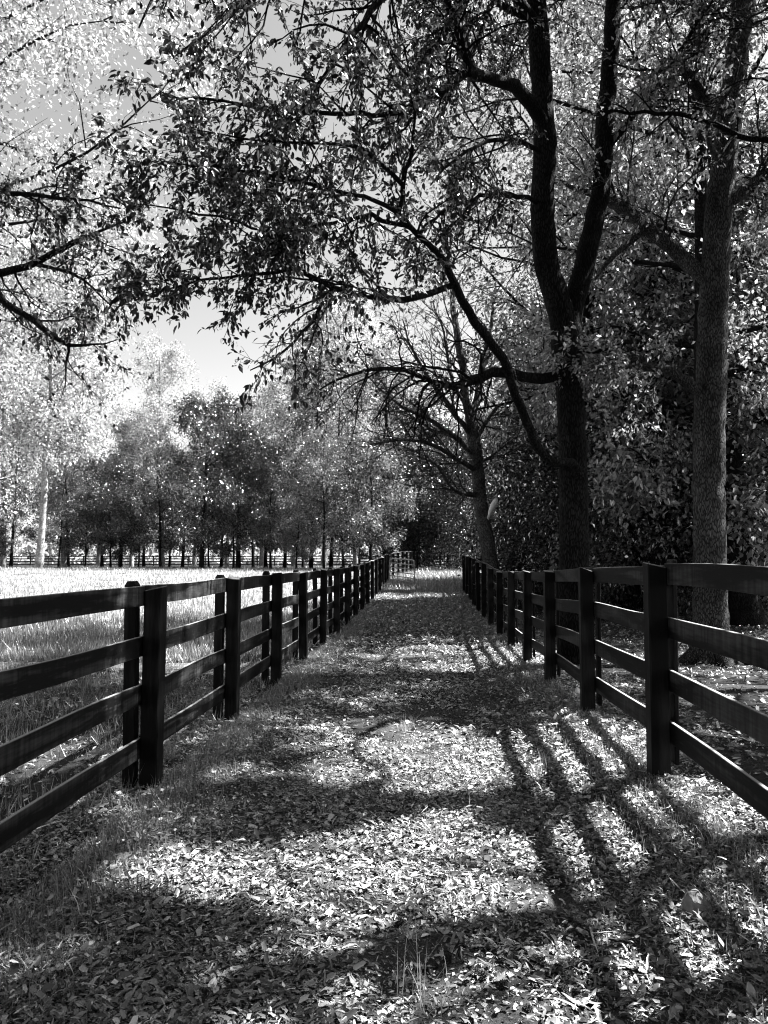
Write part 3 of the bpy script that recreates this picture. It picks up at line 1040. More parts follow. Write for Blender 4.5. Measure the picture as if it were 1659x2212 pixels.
# ------------------------------------------------------------------ trees on the left whose boughs reach into the frame
tE = root_at('bough_tree', 'tree left of the frame whose dark boughs reach in at the left edge', -9.2, 11.5, 'trees left of the path')
w, c = Wood(), Crown()
zE = tz(-9.2, 11.5)
w.tube(spline(np.array([(-9.2, 11.5, zE - .2, .34), (-9.15, 11.45, zE + 2, .27), (-9.1, 11.4, zE + 4, .24), (-9.2, 11.6, zE + 7, .2), (-9.3, 11.7, zE + 10, .12), (-9.3, 11.8, zE + 12.5, .03)]), .3)[:, :3], spline(np.array([(-9.2, 11.5, zE - .2, .34), (-9.15, 11.45, zE + 2, .27), (-9.1, 11.4, zE + 4, .24), (-9.2, 11.6, zE + 7, .2), (-9.3, 11.7, zE + 10, .12), (-9.3, 11.8, zE + 12.5, .03)]), .3)[:, 3], 14, .02)
El = [px_limb(r, w, 8, .01, .2) for r in (
    [(-480, 760, 11.4, .09), (-250, 660, 11, .075), (-60, 602, 10.6, .06), (0, 590, 10.5, .055), (60, 575, 10.4, .048), (115, 545, 10.3, .04), (170, 520, 10.2, .03), (215, 500, 10.1, .02), (270, 478, 10, .01)],
    [(-300, 640, 11, .06), (-60, 605, 10.6, .055), (0, 645, 10.4, .05), (45, 678, 10.3, .045), (100, 715, 10.2, .04), (148, 744, 10.1, .03), (200, 742, 10, .015), (250, 735, 10, .008)],
    [(147, 742, 10.1, .022), (146, 775, 10.1, .018), (142, 810, 10, .01), (135, 850, 10, .005)],
    [(75, 570, 10.4, .03), (120, 580, 10.2, .025), (180, 605, 10, .018), (240, 660, 9.8, .01)],
    [(-480, 640, 11.4, .07), (-250, 470, 10.6, .05), (-60, 420, 10, .04), (60, 420, 9.6, .03), (160, 430, 9.3, .02), (260, 450, 9.1, .01)])]
for lm, cnt, lv in zip(El, (16, 14, 4, 14, 30), (8, 6, 3, 9, 14)):
    sprout(w, c, lm[0], lm[1], cnt, 1.0, lv, start=.35, twigs=6, droop=.2, minr=.003)
mid = spline(np.array([(-9.1, 11.4, zE + 4), (-9.2, 11.6, zE + 7), (-9.3, 11.8, zE + 12.5)]), .3)
sprout(w, c, mid, np.linspace(.15, .04, len(mid)), 40, 2.6, 16, start=.1, twigs=8)
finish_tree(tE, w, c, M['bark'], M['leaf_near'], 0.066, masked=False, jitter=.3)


# ------------------------------------------------------------------ generated trees
def gen_tree(w, c, H, base, radius, tr, limbs, subs, twigs, leaves, lean=0.0, spread=0.12, up=0.35, z0=-0.2, x0=0.0, y0=0.0, droop=0.3, shape=1.0, forked=False):
    a0 = rng.uniform(0, 6.28)
    lx, ly = lean * math.cos(a0), lean * math.sin(a0)
    hs = np.linspace(0, H, 9)
    tp = np.array([(x0 + lx * h + rng.normal(0, .05) * h / H * 3, y0 + ly * h + rng.normal(0, .05) * h / H * 3, z0 + h) for h in hs])
    rr = tr * np.array([1.45, 1.05, .95, .85, .74, .62, .48, .3, .08])
    s = spline(np.c_[tp, rr], max(.3, H / 26))
    w.tube(s[:, :3], np.maximum(s[:, 3], .01), 9, .02)
    n = len(s)
    for k in range(limbs):
        t = base + (1 - base) * ((k + rng.random()) / limbs) ** 0.9
        i = min(int(t * (n - 1)), n - 2)
        f = (t - base) / (1 - base)
        prof = math.sin(math.pi * (0.12 + 0.82 * f)) ** shape
        L = radius * (0.35 + 0.75 * prof) * rng.uniform(.75, 1.15)
        az = k * 2.4 + rng.normal(0, .4)
        d = np.array((math.cos(az), math.sin(az), up + 0.9 * f))
        q = twig_path(s[i, :3], d, L, 8, .4, droop)
        r = max(s[i, 3] * .42, .015)
        w.tube(q, np.linspace(r, .008, 8), 5)
        for b in range(subs):
            tb = .22 + .78 * (b + rng.random()) / subs
            j = min(int(tb * 7), 6)
            q2 = twig_path(q[j], off_dir(unit(q[j + 1] - q[j]), rng.uniform(.45, 1.1)), L * .48 * rng.uniform(.5, 1.1) * (1.15 - .5 * tb), 6, .5, droop)
            w.tube(q2, np.linspace(r * .35, .005, 6), 3)
            for e in range(twigs):
                te = .25 + .75 * rng.random()
                m = min(int(te * 5), 4)
                q3 = twig_path(q2[m], off_dir(unit(q2[m + 1] - q2[m]), rng.uniform(.4, 1.1)), L * .22 * rng.uniform(.6, 1.3), 4, .5, droop)
                if twigs <= 5:
                    w.tube(q3, np.linspace(.008, .004, 4), 3)
                if c is not None:
                    c.along(q3, leaves, spread)


def cast_limb(w, rows, h0, h1, r0, r1):
    """limb of a crown on the right, given by where its shadow crosses the ground (x, y)"""
    n = len(rows)
    pts = np.array([(gx_ + SHX * h, gy_ + SHY * h, h, r) for (gx_, gy_), h, r in zip(rows, np.linspace(h0, h1, n), np.linspace(r0, r1, n))])
    q = spline(pts, .2)
    q[1:-1, :3] += rng.normal(0, .015, (len(q) - 2, 3))
    w.tube(q[:, :3], q[:, 3], 8, .04)
    return q


def shade_tree(label, x, y, H, base, radius, tr, limbs, subs, twigs, leaves, size, mat, bark, group, masked=True, cast=()):
    root = root_at('shade_tree', label, x, y, group)
    w, c = Wood(), Crown()
    gen_tree(w, c, H, base, radius, tr, limbs, subs, twigs, leaves, x0=x, y0=y, z0=tz(x, y) - .2, spread=.16)
    for rows, h0, h1, r0, r1 in cast:
        q = cast_limb(w, rows, h0, h1, r0, r1)
        sprout(w, None, q[:, :3], q[:, 3], 9, 1.3, 0, start=.3, twigs=4, minr=.006)
    finish_tree(root, w, c, bark, mat, size, masked=masked)
    return root


SH = 'trees over the right paddock'
shade_tree('unseen leafy tree added to shade the path from outside the right edge, nearest to the camera', 9.4, 1.5, 15, .38, 5.2, .26, 22, 10, 6, 46, .19, M['leaf_wood'], M['bark'], SH,  # added out of view for shade; crown thinned where sun should land
           cast=(([(4.6, .2), (2.6, 2.0), (1.2, 3.0), (.2, 3.5), (-.7, 3.6), (-1.6, 3.3)], 6.8, 8.2, .07, .02),
                 ([(2.6, 2.0), (1.5, 2.3), (.5, 2.75), (-.3, 2.9)], 7.2, 8.2, .06, .02)))
shade_tree('unseen leafy tree added to shade the path from outside the right edge, level with the nearest right post', 8.6, 6.2, 16, .38, 5.0, .26, 22, 10, 6, 46, .19, M['leaf_wood'], M['bark'], SH,  # unseen sun blocker; crown and limbs shaped to dapple the path
           cast=(([(3.9, 5.2), (2.9, 7.5), (1.7, 8.9), (.6, 8.75), (-.1, 8.0), (-.3, 7.3), (-.7, 6.9), (-1.3, 6.75)], 7.2, 8.4, .10, .025),
                 ([(3.7, 5.0), (2.2, 5.6), (1.0, 5.45), (.1, 5.35), (-.8, 5.6), (-1.6, 6.1)], 7.4, 9.0, .11, .03),
                 ([(1.7, 8.9), (.5, 9.5), (-.9, 9.3), (-2.2, 9.7)], 7.6, 8.6, .06, .02), ([(-.3, 7.3), (-.2, 6.7), (.05, 6.2), (-.1, 5.7), (.1, 5.2)], 8.0, 8.5, .045, .012)))
shade_tree('leafy tree behind the big right trunk, cut by the right edge', 11.5, 11.5, 17, .32, 5.2, .27, 20, 9, 6, 40, .13, M['leaf_spring'], M['bark'], SH)
shade_tree('leafy tree seen between the forked tree and the big right trunk', 7.6, 18.0, 21, .30, 6.4, .24, 28, 10, 6, 27, .12, M['leaf_spring'], M['bark'], SH)
shade_tree('leafy tree overhanging the path just beyond the forked tree', 6.4, 24.0, 20, .30, 6.2, .22, 28, 10, 6, 27, .12, M['leaf_spring'], M['bark'], SH)
shade_tree('unseen leafy tree added behind the camera on the right to block light', 6.5, -5.5, 15, .38, 5.2, .26, 16, 8, 5, 20, .17, M['leaf_wood'], M['bark'], SH)  # added out of view to deepen the shade on the path
shade_tree('unseen leafy tree added behind the camera on the left to block sky light', -4.5, -5.0, 14, .38, 5.0, .26, 16, 8, 5, 18, .17, M['leaf_wood'], M['bark'], 'trees left of the path', False)  # unseen, added to cut sky fill from behind
shade_tree('unseen leafy tree added close behind the camera on the left of the path to block sky light', -6.2, -1.2, 15, .42, 5.2, .26, 20, 9, 6, 30, .17, M['leaf_wood'], M['bark'], 'trees left of the path')  # added out of view as an overhead sky blocker
shade_tree('unseen leafy tree added outside the left edge, level with the camera, to block sky light', -7.2, 2.2, 15, .48, 4.6, .24, 20, 9, 6, 30, .16, M['leaf_wood'], M['bark'], 'trees left of the path')  # unseen, added to keep sky light from the left off the path
shade_tree('unseen leafy tree added on the path line well behind the camera to block sky light', 1.0, -7.5, 15, .38, 5.4, .26, 18, 8, 6, 26, .18, M['leaf_wood'], M['bark'], SH)  # added behind the view to darken shaded ground
shade_tree('pale sunlit tree whose crown fills the upper left corner', -12.0, 20.0, 21, .36, 6.4, .24, 28, 10, 6, 34, .128, M['leaf_pale'], M['bark'], 'trees left of the path', False)


# ------------------------------------------------------------------ background trees, copied from a few kinds
def proto(kind, leafmat, bark, size, **kw):
    w, c = Wood(), Crown()
    gen_tree(w, c, **kw)
    p, d = c.get()
    return (w.mesh(kind + '_trunk', bark), leaf_mesh(kind + '_crown', p, d, size, .3, leafmat, False, .75))


PRO = {
    'pale': [proto('pale', M['leaf_pale'], M['bark_pale'], .24, H=22 + 3 * k, base=.20 + .05 * k, radius=6.2, tr=.27, limbs=30, subs=9, twigs=6, leaves=13, spread=.3, lean=.02 * k) for k in range(4)],
    'dark': [proto('dark', M['leaf_dark'], M['bark'], .22, H=14 + 3 * k, base=.22, radius=5.0, tr=.22, limbs=30, subs=9, twigs=6, leaves=16, spread=.22, up=.1, lean=.03) for k in range(2)],
    'mid': [proto('mid', M['leaf_wood'], M['bark'], .21, H=10 + 4 * k, base=.30 - .06 * k, radius=4.6, tr=.15, limbs=24, subs=8, twigs=6, leaves=14, spread=.26, lean=.05) for k in range(4)],
    'wood': [proto('wood', M['leaf_spring'] if k else M['leaf_wood'], M['bark'], .165, H=13 + 2 * k, base=.12, radius=4.6, tr=.20, limbs=34, subs=10, twigs=7, leaves=14, spread=.22) for k in range(3)],
    'shrub': [proto('shrub', M['leaf_dark'], M['bark'], .12, H=6.0 + 2 * k, base=.05, radius=3.0, tr=.06, limbs=28, subs=8, twigs=7, leaves=16, spread=.18, up=.3) for k in range(2)],
}
NAMES = {'pale': 'deciduous_tree', 'dark': 'evergreen_tree', 'mid': 'young_tree', 'wood': 'woodland_tree', 'shrub': 'understorey_shrub'}


def plant(kind, k, px, d, label, group, sc=1.0, x=None):
    X = (px - CX) / F_PX * d if x is None else x
    root = thing(NAMES[kind], label, 'shrub' if kind == 'shrub' else 'tree', (X, d, tz(X, d)), group, rng.uniform(0, 6.28))
    s = sc * rng.uniform(.92, 1.1)
    root.scale = (s, s, s)
    t, cr = PRO[kind][k % len(PRO[kind])]
    link('trunk', t, root)
    o = link('crown', cr, root)
    o['kind'] = 'stuff'
    return root


ORD = ['first', 'second', 'third', 'fourth', 'fifth', 'sixth', 'seventh', 'eighth', 'ninth', 'tenth', 'eleventh', 'twelfth', 'thirteenth', 'fourteenth', 'fifteenth', 'sixteenth', 'seventeenth', 'eighteenth', 'nineteenth', 'twentieth', 'twenty first', 'twenty second', 'twenty third', 'twenty fourth']
GL = 'trees across the left paddock'
pale_row = [(-60, 80, 1.15), (8, 96, 1.3), (86, 74, 1.05), (140, 92, 1.2), (215, 100, 1.0), (285, 88, .72), (352, 84, .74), (420, 104, .82), (490, 96, .75), (565, 104, .95), (635, 92, .95), (700, 100, 1.1), (770, 90, .95), (840, 104, 1.1), (905, 110, 1.1)]
for i, (px, d, sc) in enumerate(pale_row):
    plant('pale', (i * 3 + i // 4) % 4, px, d, ORD[i] + ' tall pale leaved tree from the left across the paddock', GL, sc)
dark_row = [(262, 80, .7), (436, 66, .88), (515, 72, .9), (575, 78, .7), (655, 80, .6)]
for i, (px, d, sc) in enumerate(dark_row):
    plant('dark', i, px, d, ORD[i] + ' dark glossy evergreen from the left at the paddock edge', GL, sc)
mid_row = [(-20, 84), (25, 90), (128, 77), (150, 84), (186, 80), (222, 92), (240, 78), (300, 82), (312, 90), (348, 76), (366, 86), (395, 80), (452, 74), (478, 84), (505, 68), (548, 82), (585, 68), (615, 76), (640, 64), (672, 70), (700, 60), (715, 78), (742, 66), (775, 72), (800, 62), (830, 70)]
MSC = [.7, 1.05, .55, .9, .6, 1.1, .75, .5, .95, .8, .65, 1.0, .6, .85, .55, .9]
for i, (px, d) in enumerate(mid_row):
    plant('mid', (i * 7 + i // 3) % 4, px, d, (ORD[i] + ' slim dark trunked tree from the left along the paddock edge') if i < 20 else ORD[25 - i] + ' slim tree left of the gate, counted leftwards from the path end', GL, MSC[i % 16])
GR = 'trees of the dark wood on the right'
end_row = [(880, 76), (925, 82), (968, 74), (1010, 80)]
for i, (px, d) in enumerate(end_row):
    plant('dark', i + 1, px, d, ORD[i] + ' dark tree from the left closing the far end of the path', GR, .85)
wood_row = [(1180, 44), (1240, 38), (1300, 29), (1330, 42), (1390, 33), (1450, 27), (1480, 40), (1560, 31), (1640, 27), (1700, 34), (1060, 88), (1120, 80), (1190, 84), (1270, 78), (1350, 80), (1500, 52), (1600, 50), (1740, 44), (1420, 22), (1690, 21), (1430, 74)]
for i, (px, d) in enumerate(sorted(wood_row)):
    plant('wood', i, px, d, ORD[i] + ' leafy tree from the left in the dark wood behind the right fence', GR, 1.0 if d < 60 else 1.25)
shr = [(1185, 31), (1215, 27.5), (1240, 30), (1290, 25), (1335, 29), (1375, 23), (1425, 28), (1470, 24), (1640, 25), (1690, 24), (1165, 39), (1150, 43), (1250, 34), (1310, 36), (1400, 35), (1560, 29), (1610, 34), (905, 72), (950, 70), (995, 68), (1040, 60), (870, 78)]
for i, (px, d) in enumerate(sorted(shr)):
    plant('shrub', i, px, d, ORD[i] + ' dark undergrowth shrub from the left at the foot of the right wood', 'undergrowth of the dark wood on the right', 1.0 if d < 45 else 1.4)

# wood far behind everything, one mass
n = 40000
fx = rng.uniform(-150, 150, n)
fy = rng.uniform(125, 165, n)
top = 18 + 5 * np.sin(fx * .13) + 4 * np.sin(fx * .37 + 1) + 2 * np.sin(fx * 1.1)
fz = .9 + rng.random(n) ** .8 * top * 0.8
p = np.c_[fx, fy, fz]
o = link('distant_woodland', leaf_mesh('distant_woodland', p, rng.normal(0, 1, (n, 3)), 1.2, .3, M['leaf_pale'], False, .6))
tag(o, 'far wood beyond the paddock fences reading as one mass', 'woodland', kind='stuff')

# ------------------------------------------------------------------ leaf litter, grass
def flat_frames(n, tilt):
    yaw = rng.uniform(0, 6.283, n)
    d = np.c_[np.cos(yaw), np.sin(yaw), rng.normal(0, tilt, n)]
    up = np.c_[rng.normal(0, tilt, n), rng.normal(0, tilt, n), np.ones(n)]
    return frames(d, up)


CURL_V = np.array([(0, 0, 0.0), (.03, .45, .07), (-.03, 1, .03), (-.15, .25, .13), (-.16, .68, .16), (.17, .25, .08), (.13, .68, .19)])


def in_path(x, y):
    return (x > fence_lx(y) + .2) & (x < fence_rx(y) - .15)


LIT6 = [CURL_V,
        CURL_V * np.array((.65, 1.2, .8)),
        np.array([(0, 0, .01), (.05, .5, .03), (.16, .95, .0), (-.18, .10, .05), (-.06, .8, .10), (.16, .12, .02), (.24, .6, .07)]),
        CURL_V * np.array((.45, 1.35, .5)),
        np.array([(0, .05, 0), (-.04, .42, .05), (.02, .9, .2), (-.27, .3, .22), (-.12, .62, .3), (.22, .2, .03), (.20, .66, .05)]),
        np.array([(0, 0, .03), (.02, .5, .0), (.10, 1.0, .10), (-.30, .22, .02), (-.10, .50, .06), (.12, .34, .10), (.33, .72, .03)])]
LIT2 = [LEAF2_V * np.array((.7, 1, 1.6)), LEAF2_V * np.array((1.3, .8, 1.2)), np.array([(0, 0, .0), (-.3, .2, .05), (-.1, .7, .1), (.35, .6, .02)]), LEAF2_V * np.array((.4, 1.2, .8))]


def litter(name, label, n, box, size, tilt, six, dens=None):
    x = rng.uniform(box[0], box[1], n)
    y = box[2] + (box[3] - box[2]) * rng.random(n)
    if dens is not None:
        k = rng.random(n) < dens(x, y)
        x, y = x[k], y[k]
    n = len(x)
    p = np.c_[x, y, terrain(x, y) + .005 + rng.random(n) ** 2.5 * .04]
    tl = tilt * np.where(rng.random(n) < .15, 2.8, 1.0)
    R = flat_frames(n, tl)
    sz = np.clip(size * np.exp(rng.normal(0, .5, n)), size * .3, size * 2.2)
    tone = np.clip(rng.lognormal(-.25, .75, n), .10, 3.2)
    shapes, tt = (LIT6, LEAF6_T) if six else (LIT2, LEAF2_T)
    kind = rng.integers(len(shapes), size=n)
    Vs, Ts, Os, off = [], [], [], 0
    for q, tv in enumerate(shapes):
        m = kind == q
        V = np.einsum('nij,kj->nki', R[m], tv) * sz[m][:, None, None] + p[m][:, None, :]
        c = int(m.sum())
        Ts.append((np.arange(c)[:, None, None] * len(tv) + tt[None]).reshape(-1, 3) + off)
        Vs.append(V.reshape(-1, 3))
        Os.append(np.repeat(tone[m], len(tv)))
        off += c * len(tv)
    o = link(name, new_mesh(name, np.concatenate(Vs), np.concatenate(Ts), M['leaf_dry'], np.concatenate(Os)))
    return tag(o, label, 'litter', kind='stuff')


def bare(x, y):
    """trodden bare spots thin the litter"""
    s = np.sin(x * 2.1 + 1.0) * np.sin(y * 1.3 + .4) + .6 * np.sin(x * 5.3 + y * 3.1)
    s = s + .8 * np.sin(x * 1.1 - y * 1.9 + 2.0) * np.sin(y * .8 + x * .5) + .5 * np.sin(9 * x + 4 * y) * np.sin(7 * y - 3 * x)
    return np.clip(.62 + .45 * s, .10, 1.0)


litter('leaf_litter', 'dry leaves strewn thickly over the near path', 48000, (-2.2, 2.4, 2.3, 4.4), .031, .24, True, bare)
litter('leaf_litter', 'dry leaves strewn over the path about the nearest posts', 50000, (-2.2, 2.4, 4.4, 6.5), .034, .26, False, bare)
litter('leaf_litter', 'crumbs and shreds of dry leaf over the near path', 64000, (-2.2, 2.4, 2.3, 7.5), .018, .35, False)
litter('leaf_litter', 'dry leaves strewn over the middle of the path', 95000, (-2.4, 3.2, 6.5, 15), .044, .28, False, bare)
litter('leaf_litter', 'dry leaves thinning out on the far path', 36000, (-2.0, 4.0, 15, 34), .066, .4, False)
litter('leaf_litter', 'dry leaves under the big trees beyond the right fence', 75000, (2.2, 14, 3.0, 26), .05, .4, False, bare)
litter('leaf_litter', 'dry leaves among the grass left of the left fence', 18000, (-7, -1.8, 2.5, 13), .04, .4, False, bare)


BLADE_V = np.array([(-.5, 0, 0), (.5, 0, 0), (.28, .0, .55), (-.28, 0, .55), (0, 0, 1.0)])
BLADE_T = np.array([(0, 1, 2), (0, 2, 3), (3, 2, 4)])


def grass_cloud(x, y, h, wd, bend=.5, tone_s=.35, simple=False):
    n = len(x)
    yaw = rng.uniform(0, 6.283, n)
    hh = h * np.exp(rng.normal(0, .3, n))
    b = rng.normal(0, bend, n) * hh
    V = np.zeros((n, 5, 3))
    wv = wd * np.clip(rng.normal(1, .3, n), .5, 2)
    ca, sa = np.cos(yaw), np.sin(yaw)
    lx2 = BLADE_V[None, :, 0] * wv[:, None]
    ly2 = (BLADE_V[None, :, 2] ** 1.8) * b[:, None]
    V[:, :, 0] = x[:, None] + lx2 * ca[:, None] - ly2 * sa[:, None]
    V[:, :, 1] = y[:, None] + lx2 * sa[:, None] + ly2 * ca[:, None]
    V[:, :, 2] = terrain(x, y)[:, None] - .005 + BLADE_V[None, :, 2] * (hh * np.sqrt(np.maximum(.2, 1 - (b / hh) ** 2 * .5)))[:, None]
    if simple:
        V = V[:, [0, 1, 4]]
        return V.reshape(-1, 3), np.arange(n * 3).reshape(-1, 3), np.repeat(tones(n, tone_s), 3)
    T = (np.arange(n)[:, None, None] * 5 + BLADE_T[None]).reshape(-1, 3)
    return V.reshape(-1, 3), T, np.repeat(tones(n, tone_s), 5)


def grass(name, label, x, y, h, wd, bend=.5):
    V, T, t = grass_cloud(x, y, h, wd, bend, simple=h > .09)
    o = link(name, new_mesh(name, V, T, M['grass'], t))
    return tag(o, label, 'grass', kind='stuff')


# paddock: short near the fence, tall and sunlit further out
n = 130000
d = 13 + 90 * rng.random(n) ** 1.6
u = rng.uniform(-.62, .02, n)
x = u * d
k = (x < fence_lx(d) - .15) | (d > 47)
grass('meadow_grass', 'tall sunlit grass of the left paddock', x[k], d[k], .17, .028)
n = 60000
x = rng.uniform(-9, -1.6, n)
y = rng.uniform(2.2, 15, n)
k = (x < fence_lx(y) - .05) & (rng.random(n) < np.clip(.55 + .45 * np.sin(x * 1.7) * np.sin(y * 1.1 + x), .1, 1))
grass('meadow_grass', 'shaded rough grass just left of the left fence', x[k], y[k], .13, .007)
n = 26000
y = 2.3 + 24 * rng.random(n) ** 1.3
x = fence_lx(y) + .05 + np.abs(rng.normal(0, .28, n))
grass('meadow_grass', 'grass fringe along the foot of the left fence', x, y, .085, .005)
y = 2.6 + 24 * rng.random(n) ** 1.3
x = fence_rx(y) - np.abs(rng.normal(0, .38, n)) + .1
grass('meadow_grass', 'grass fringe along the foot of the right fence', x, y, .055, .005)
n = 24000
x = rng.uniform(-1, 9, n)
y = rng.uniform(36, 70, n)
grass('meadow_grass', 'sunlit grass of the clearing at the end of the path', x, y, .22, .03)
n = 16000
x = rng.uniform(5, 26, n)
y = rng.uniform(27, 48, n)
grass('meadow_grass', 'sunlit grass beyond the cross fence on the right', x, y, .2, .025)
n = 16000
y = 20 + 24 * rng.random(n)
x = fence_lx(y) + (fence_rx(y) - fence_lx(y)) * np.clip(.5 + rng.normal(0, .12, n) + np.where(rng.random(n) < .5, .38, -.38) * (rng.random(n) < .6), .02, .98)
grass('meadow_grass', 'grass strips between the wheel tracks of the far path', x, y, .10, .012)


# ------------------------------------------------------------------ small things
def ground_at(px, py):
    d = 3.0
    for _ in range(30):
        q = P(px, py, d)
        zt = tz(q[0], d)
        d = d * (CAM_H - zt) / (CAM_H - q[2])
    q = P(px, py, d)
    return q[0], d, tz(q[0], d)


def lobed_leaf(lobes, depth, curl, seed, elong=1.0, tone=1.0):
    """dry broad leaf: toothed lobed outline, creased midrib, wavy curled blade and a stalk"""
    r = random.Random(seed)
    m = 9 * lobes if lobes > 2 else 22
    ring = []
    for k in range(m):
        a = 2 * math.pi * k / m
        if lobes > 2:
            f = abs(((a * lobes / (2 * math.pi)) % 1.0) - .5) * 2
            rad = .52 * (1 - depth * (1 - f) ** .8) * (1 + .12 * math.cos(a))
        else:
            rad = .5 / math.sqrt((math.cos(a)) ** 2 + (math.sin(a) / depth) ** 2)
        rad *= r.uniform(.93, 1.05)
        ring.append((rad * math.cos(a) * elong, rad * math.sin(a)))
    ring = np.array(ring)
    V = np.vstack([[(0, 0)], ring * .5, ring])
    x, y = V[:, 0], V[:, 1]
    p1, p2, p3 = r.uniform(0, 6), r.uniform(0, 6), r.uniform(0, 6)
    z = curl * (1.1 * y ** 2 + .5 * x ** 2 * math.sin(p1)) + .10 * np.abs(y) + .035 * np.sin(9 * x + p2) * (np.abs(y) + .1) * 3 + .03 * np.sin(11 * y + 5 * x + p3)
    z += .05
    V = np.c_[V, z]
    T = []
    for k in range(m):
        k2 = (k + 1) % m
        T += [(0, 1 + k, 1 + k2), (1 + k, 1 + m + k, 1 + m + k2), (1 + k, 1 + m + k2, 1 + k2)]
    n0 = len(V)
    V = np.vstack([V, [(-.45 * elong, .012, .06), (-.45 * elong, -.012, .06), (-.8 * elong, 0, .02)]])
    T.append((n0, n0 + 1, n0 + 2))
    tn = np.full(len(V), tone) * np.array([r.uniform(.75, 1.2) for _ in range(len(V))])
    return new_mesh('fallen_leaf', V, np.array(T), M['leaf_dry'], tn)


fl = [lobed_leaf(5, .62, .35, 1), lobed_leaf(7, .5, .5, 2, 1.35, 1.25), lobed_leaf(2, .26, .9, 3, 1.1, .8), lobed_leaf(5, .7, -.4, 4, 1.2, .65), lobed_leaf(2, .20, 1.4, 5, 1.2, 1.35), lobed_leaf(3, .66, .7, 6, 1.1, 1.0)]
special = [  # px, py, size, kind, label
    (1085, 1915, .085, 5, 'pale round flat leaf lying in the brightest patch of the path'),
    (520, 1985, .13, 3, 'big dark pointed leaf at the edge of the lower left shadow'),
    (1290, 1672, .10, 4, 'long pale leaf beside the nearest right post shadow'),
    (1215, 1828, .12, 2, 'curled grey leaf at the edge of the rail shadows'),
    (1200, 1762, .13, 4, 'long curled leaf lying across the dark band of the path'),
    (740, 2195, .12, 1, 'broad upturned leaf at the very bottom of the lit strip'),
    (1260, 2175, .17, 0, 'largest pale leaf, square and veined, at the bottom right'),
    (545, 2035, .12, 3, 'half lit upright leaf in the lower left shadow'),
    (1630, 2100, .13, 1, 'pale curled leaf at the lower right edge among the stripes'),
    (985, 1930, .11, 2, 'pale folded leaf left of the brightest patch'),
]
for px, py, s, k, lab in special:
    x, y, z = ground_at(px, py)
    o = link('fallen_leaf', fl[k], loc=(x, y, z + .012))
    o.rotation_euler = (rng.normal(0, .25), rng.normal(0, .25), rng.uniform(0, 6.28))
    o.scale = (s, s, s)
    tag(o, lab, 'leaf', 'larger fallen leaves')
cnt = 0
while cnt < 285:
    y = 2.5 + 4.2 * rng.random() ** 1.5
    x = rng.uniform(-.52, .52) * y
    if not in_path(x, y):
        continue
    cnt += 1
    s = float(np.clip(.058 * math.exp(rng.normal(0, .3)), .04, .11))
    o = link('fallen_leaf', fl[cnt % 6], loc=(x, y, tz(x, y) + .014))
    o.rotation_euler = (rng.normal(0, .22), rng.normal(0, .22), rng.uniform(0, 6.28))
    o.scale = (s, s, s)
    tag(o, 'larger dry leaf lying loose among the small litter of the near path', 'leaf', 'larger fallen leaves')

# spiky seed balls
bm = bmesh.new()
bmesh.ops.create_icosphere(bm, subdivisions=2, radius=.5)
for f in list(bm.faces):
    nrm = f.normal.copy()
    r = bmesh.ops.poke(bm, faces=[f])
    for v in r['verts']:
        v.co += nrm * .26
seed_me = bpy.data.meshes.new('seed_ball')
bm.to_mesh(seed_me)
bm.free()
seed_me.materials.append(M['burr'])
for nb, (px, py) in enumerate(sorted(((1027, 2113), (1041, 2119), (1087, 2138), (1140, 2194), (1216, 2149), (1285, 2174), (863, 2002), (921, 1759), (944, 1732), (1166, 1886), (1115, 1897), (1159, 1799), (967, 2079), (1205, 2102)), key=lambda q: -q[1])):
    x, y, z = ground_at(px, py)
    o = link('seed_ball', seed_me, loc=(x, y, z + .02))
    o.rotation_euler = tuple(rng.uniform(0, 6, 3))
    s = rng.uniform(.028, .038)
    o.scale = (s, s, s)
    tag(o, ORD[nb] + ' small dark spiky seed ball on the path, counted away from the camera', 'seed ball', 'spiky seed balls on the path')


def rock(name, px, py, sx, sy, sz, seed, mat, label, cat, rz=0.0, peak=0.0):
    bm = bmesh.new()
    bmesh.ops.create_icosphere(bm, subdivisions=3, radius=.5)
    r = np.random.default_rng(seed)
    cuts = r.normal(0, 1, (9, 3))
    cuts /= np.linalg.norm(cuts, axis=1, keepdims=True)
    for v in bm.verts:
        co = np.array(v.co)
        for cdir in cuts:
            hgt = co @ cdir
            if hgt > .30:
                co -= cdir * (hgt - .30) * .97
        co[2] += peak * max(0, .3 - abs(co[0] + .1)) * (co[2] > 0)
        co *= 1 + r.normal(0, .012)
        v.co = (co[0] * sx, co[1] * sy, (co[2] + .32) * sz)
    me = bpy.data.meshes.new(name)
    bm.to_mesh(me)
    bm.free()
    me.materials.append(mat)
    x, y, z = ground_at(px, py)
    o = link(name, me, loc=(x, y, z - .01))
    o.rotation_euler = (0, 0, rz)
    return tag(o, label, cat)


bm = bmesh.new()
base_ring = [(-.075, -.035), (-.02, -.06), (.05, -.05), (.085, 0.0), (.06, .05), (-.01, .065), (-.07, .035)]
mid_ring = [(-.070, -.030), (-.02, -.052), (.045, -.042), (.07, .0), (.045, .042), (-.01, .055), (-.06, .03)]
vb = [bm.verts.new((a, b, -.03)) for a, b in base_ring]
vm = [bm.verts.new((a, b, h)) for (a, b), h in zip(mid_ring, (.055, .075, .05, .03, .045, .06, .06))]
vt = [bm.verts.new(c_) for c_ in ((-.045, -.015, .10), (.0, -.02, .118), (-.005, .025, .105))]
for k in range(7):
    bm.faces.new((vb[k], vb[(k + 1) % 7], vm[(k + 1) % 7], vm[k]))
bm.faces.new((vm[0], vm[1], vt[1], vt[0]))
bm.faces.new((vm[1], vm[2], vt[1]))
bm.faces.new((vm[2], vm[3], vt[1]))
bm.faces.new((vm[3], vm[4], vt[2], vt[1]))
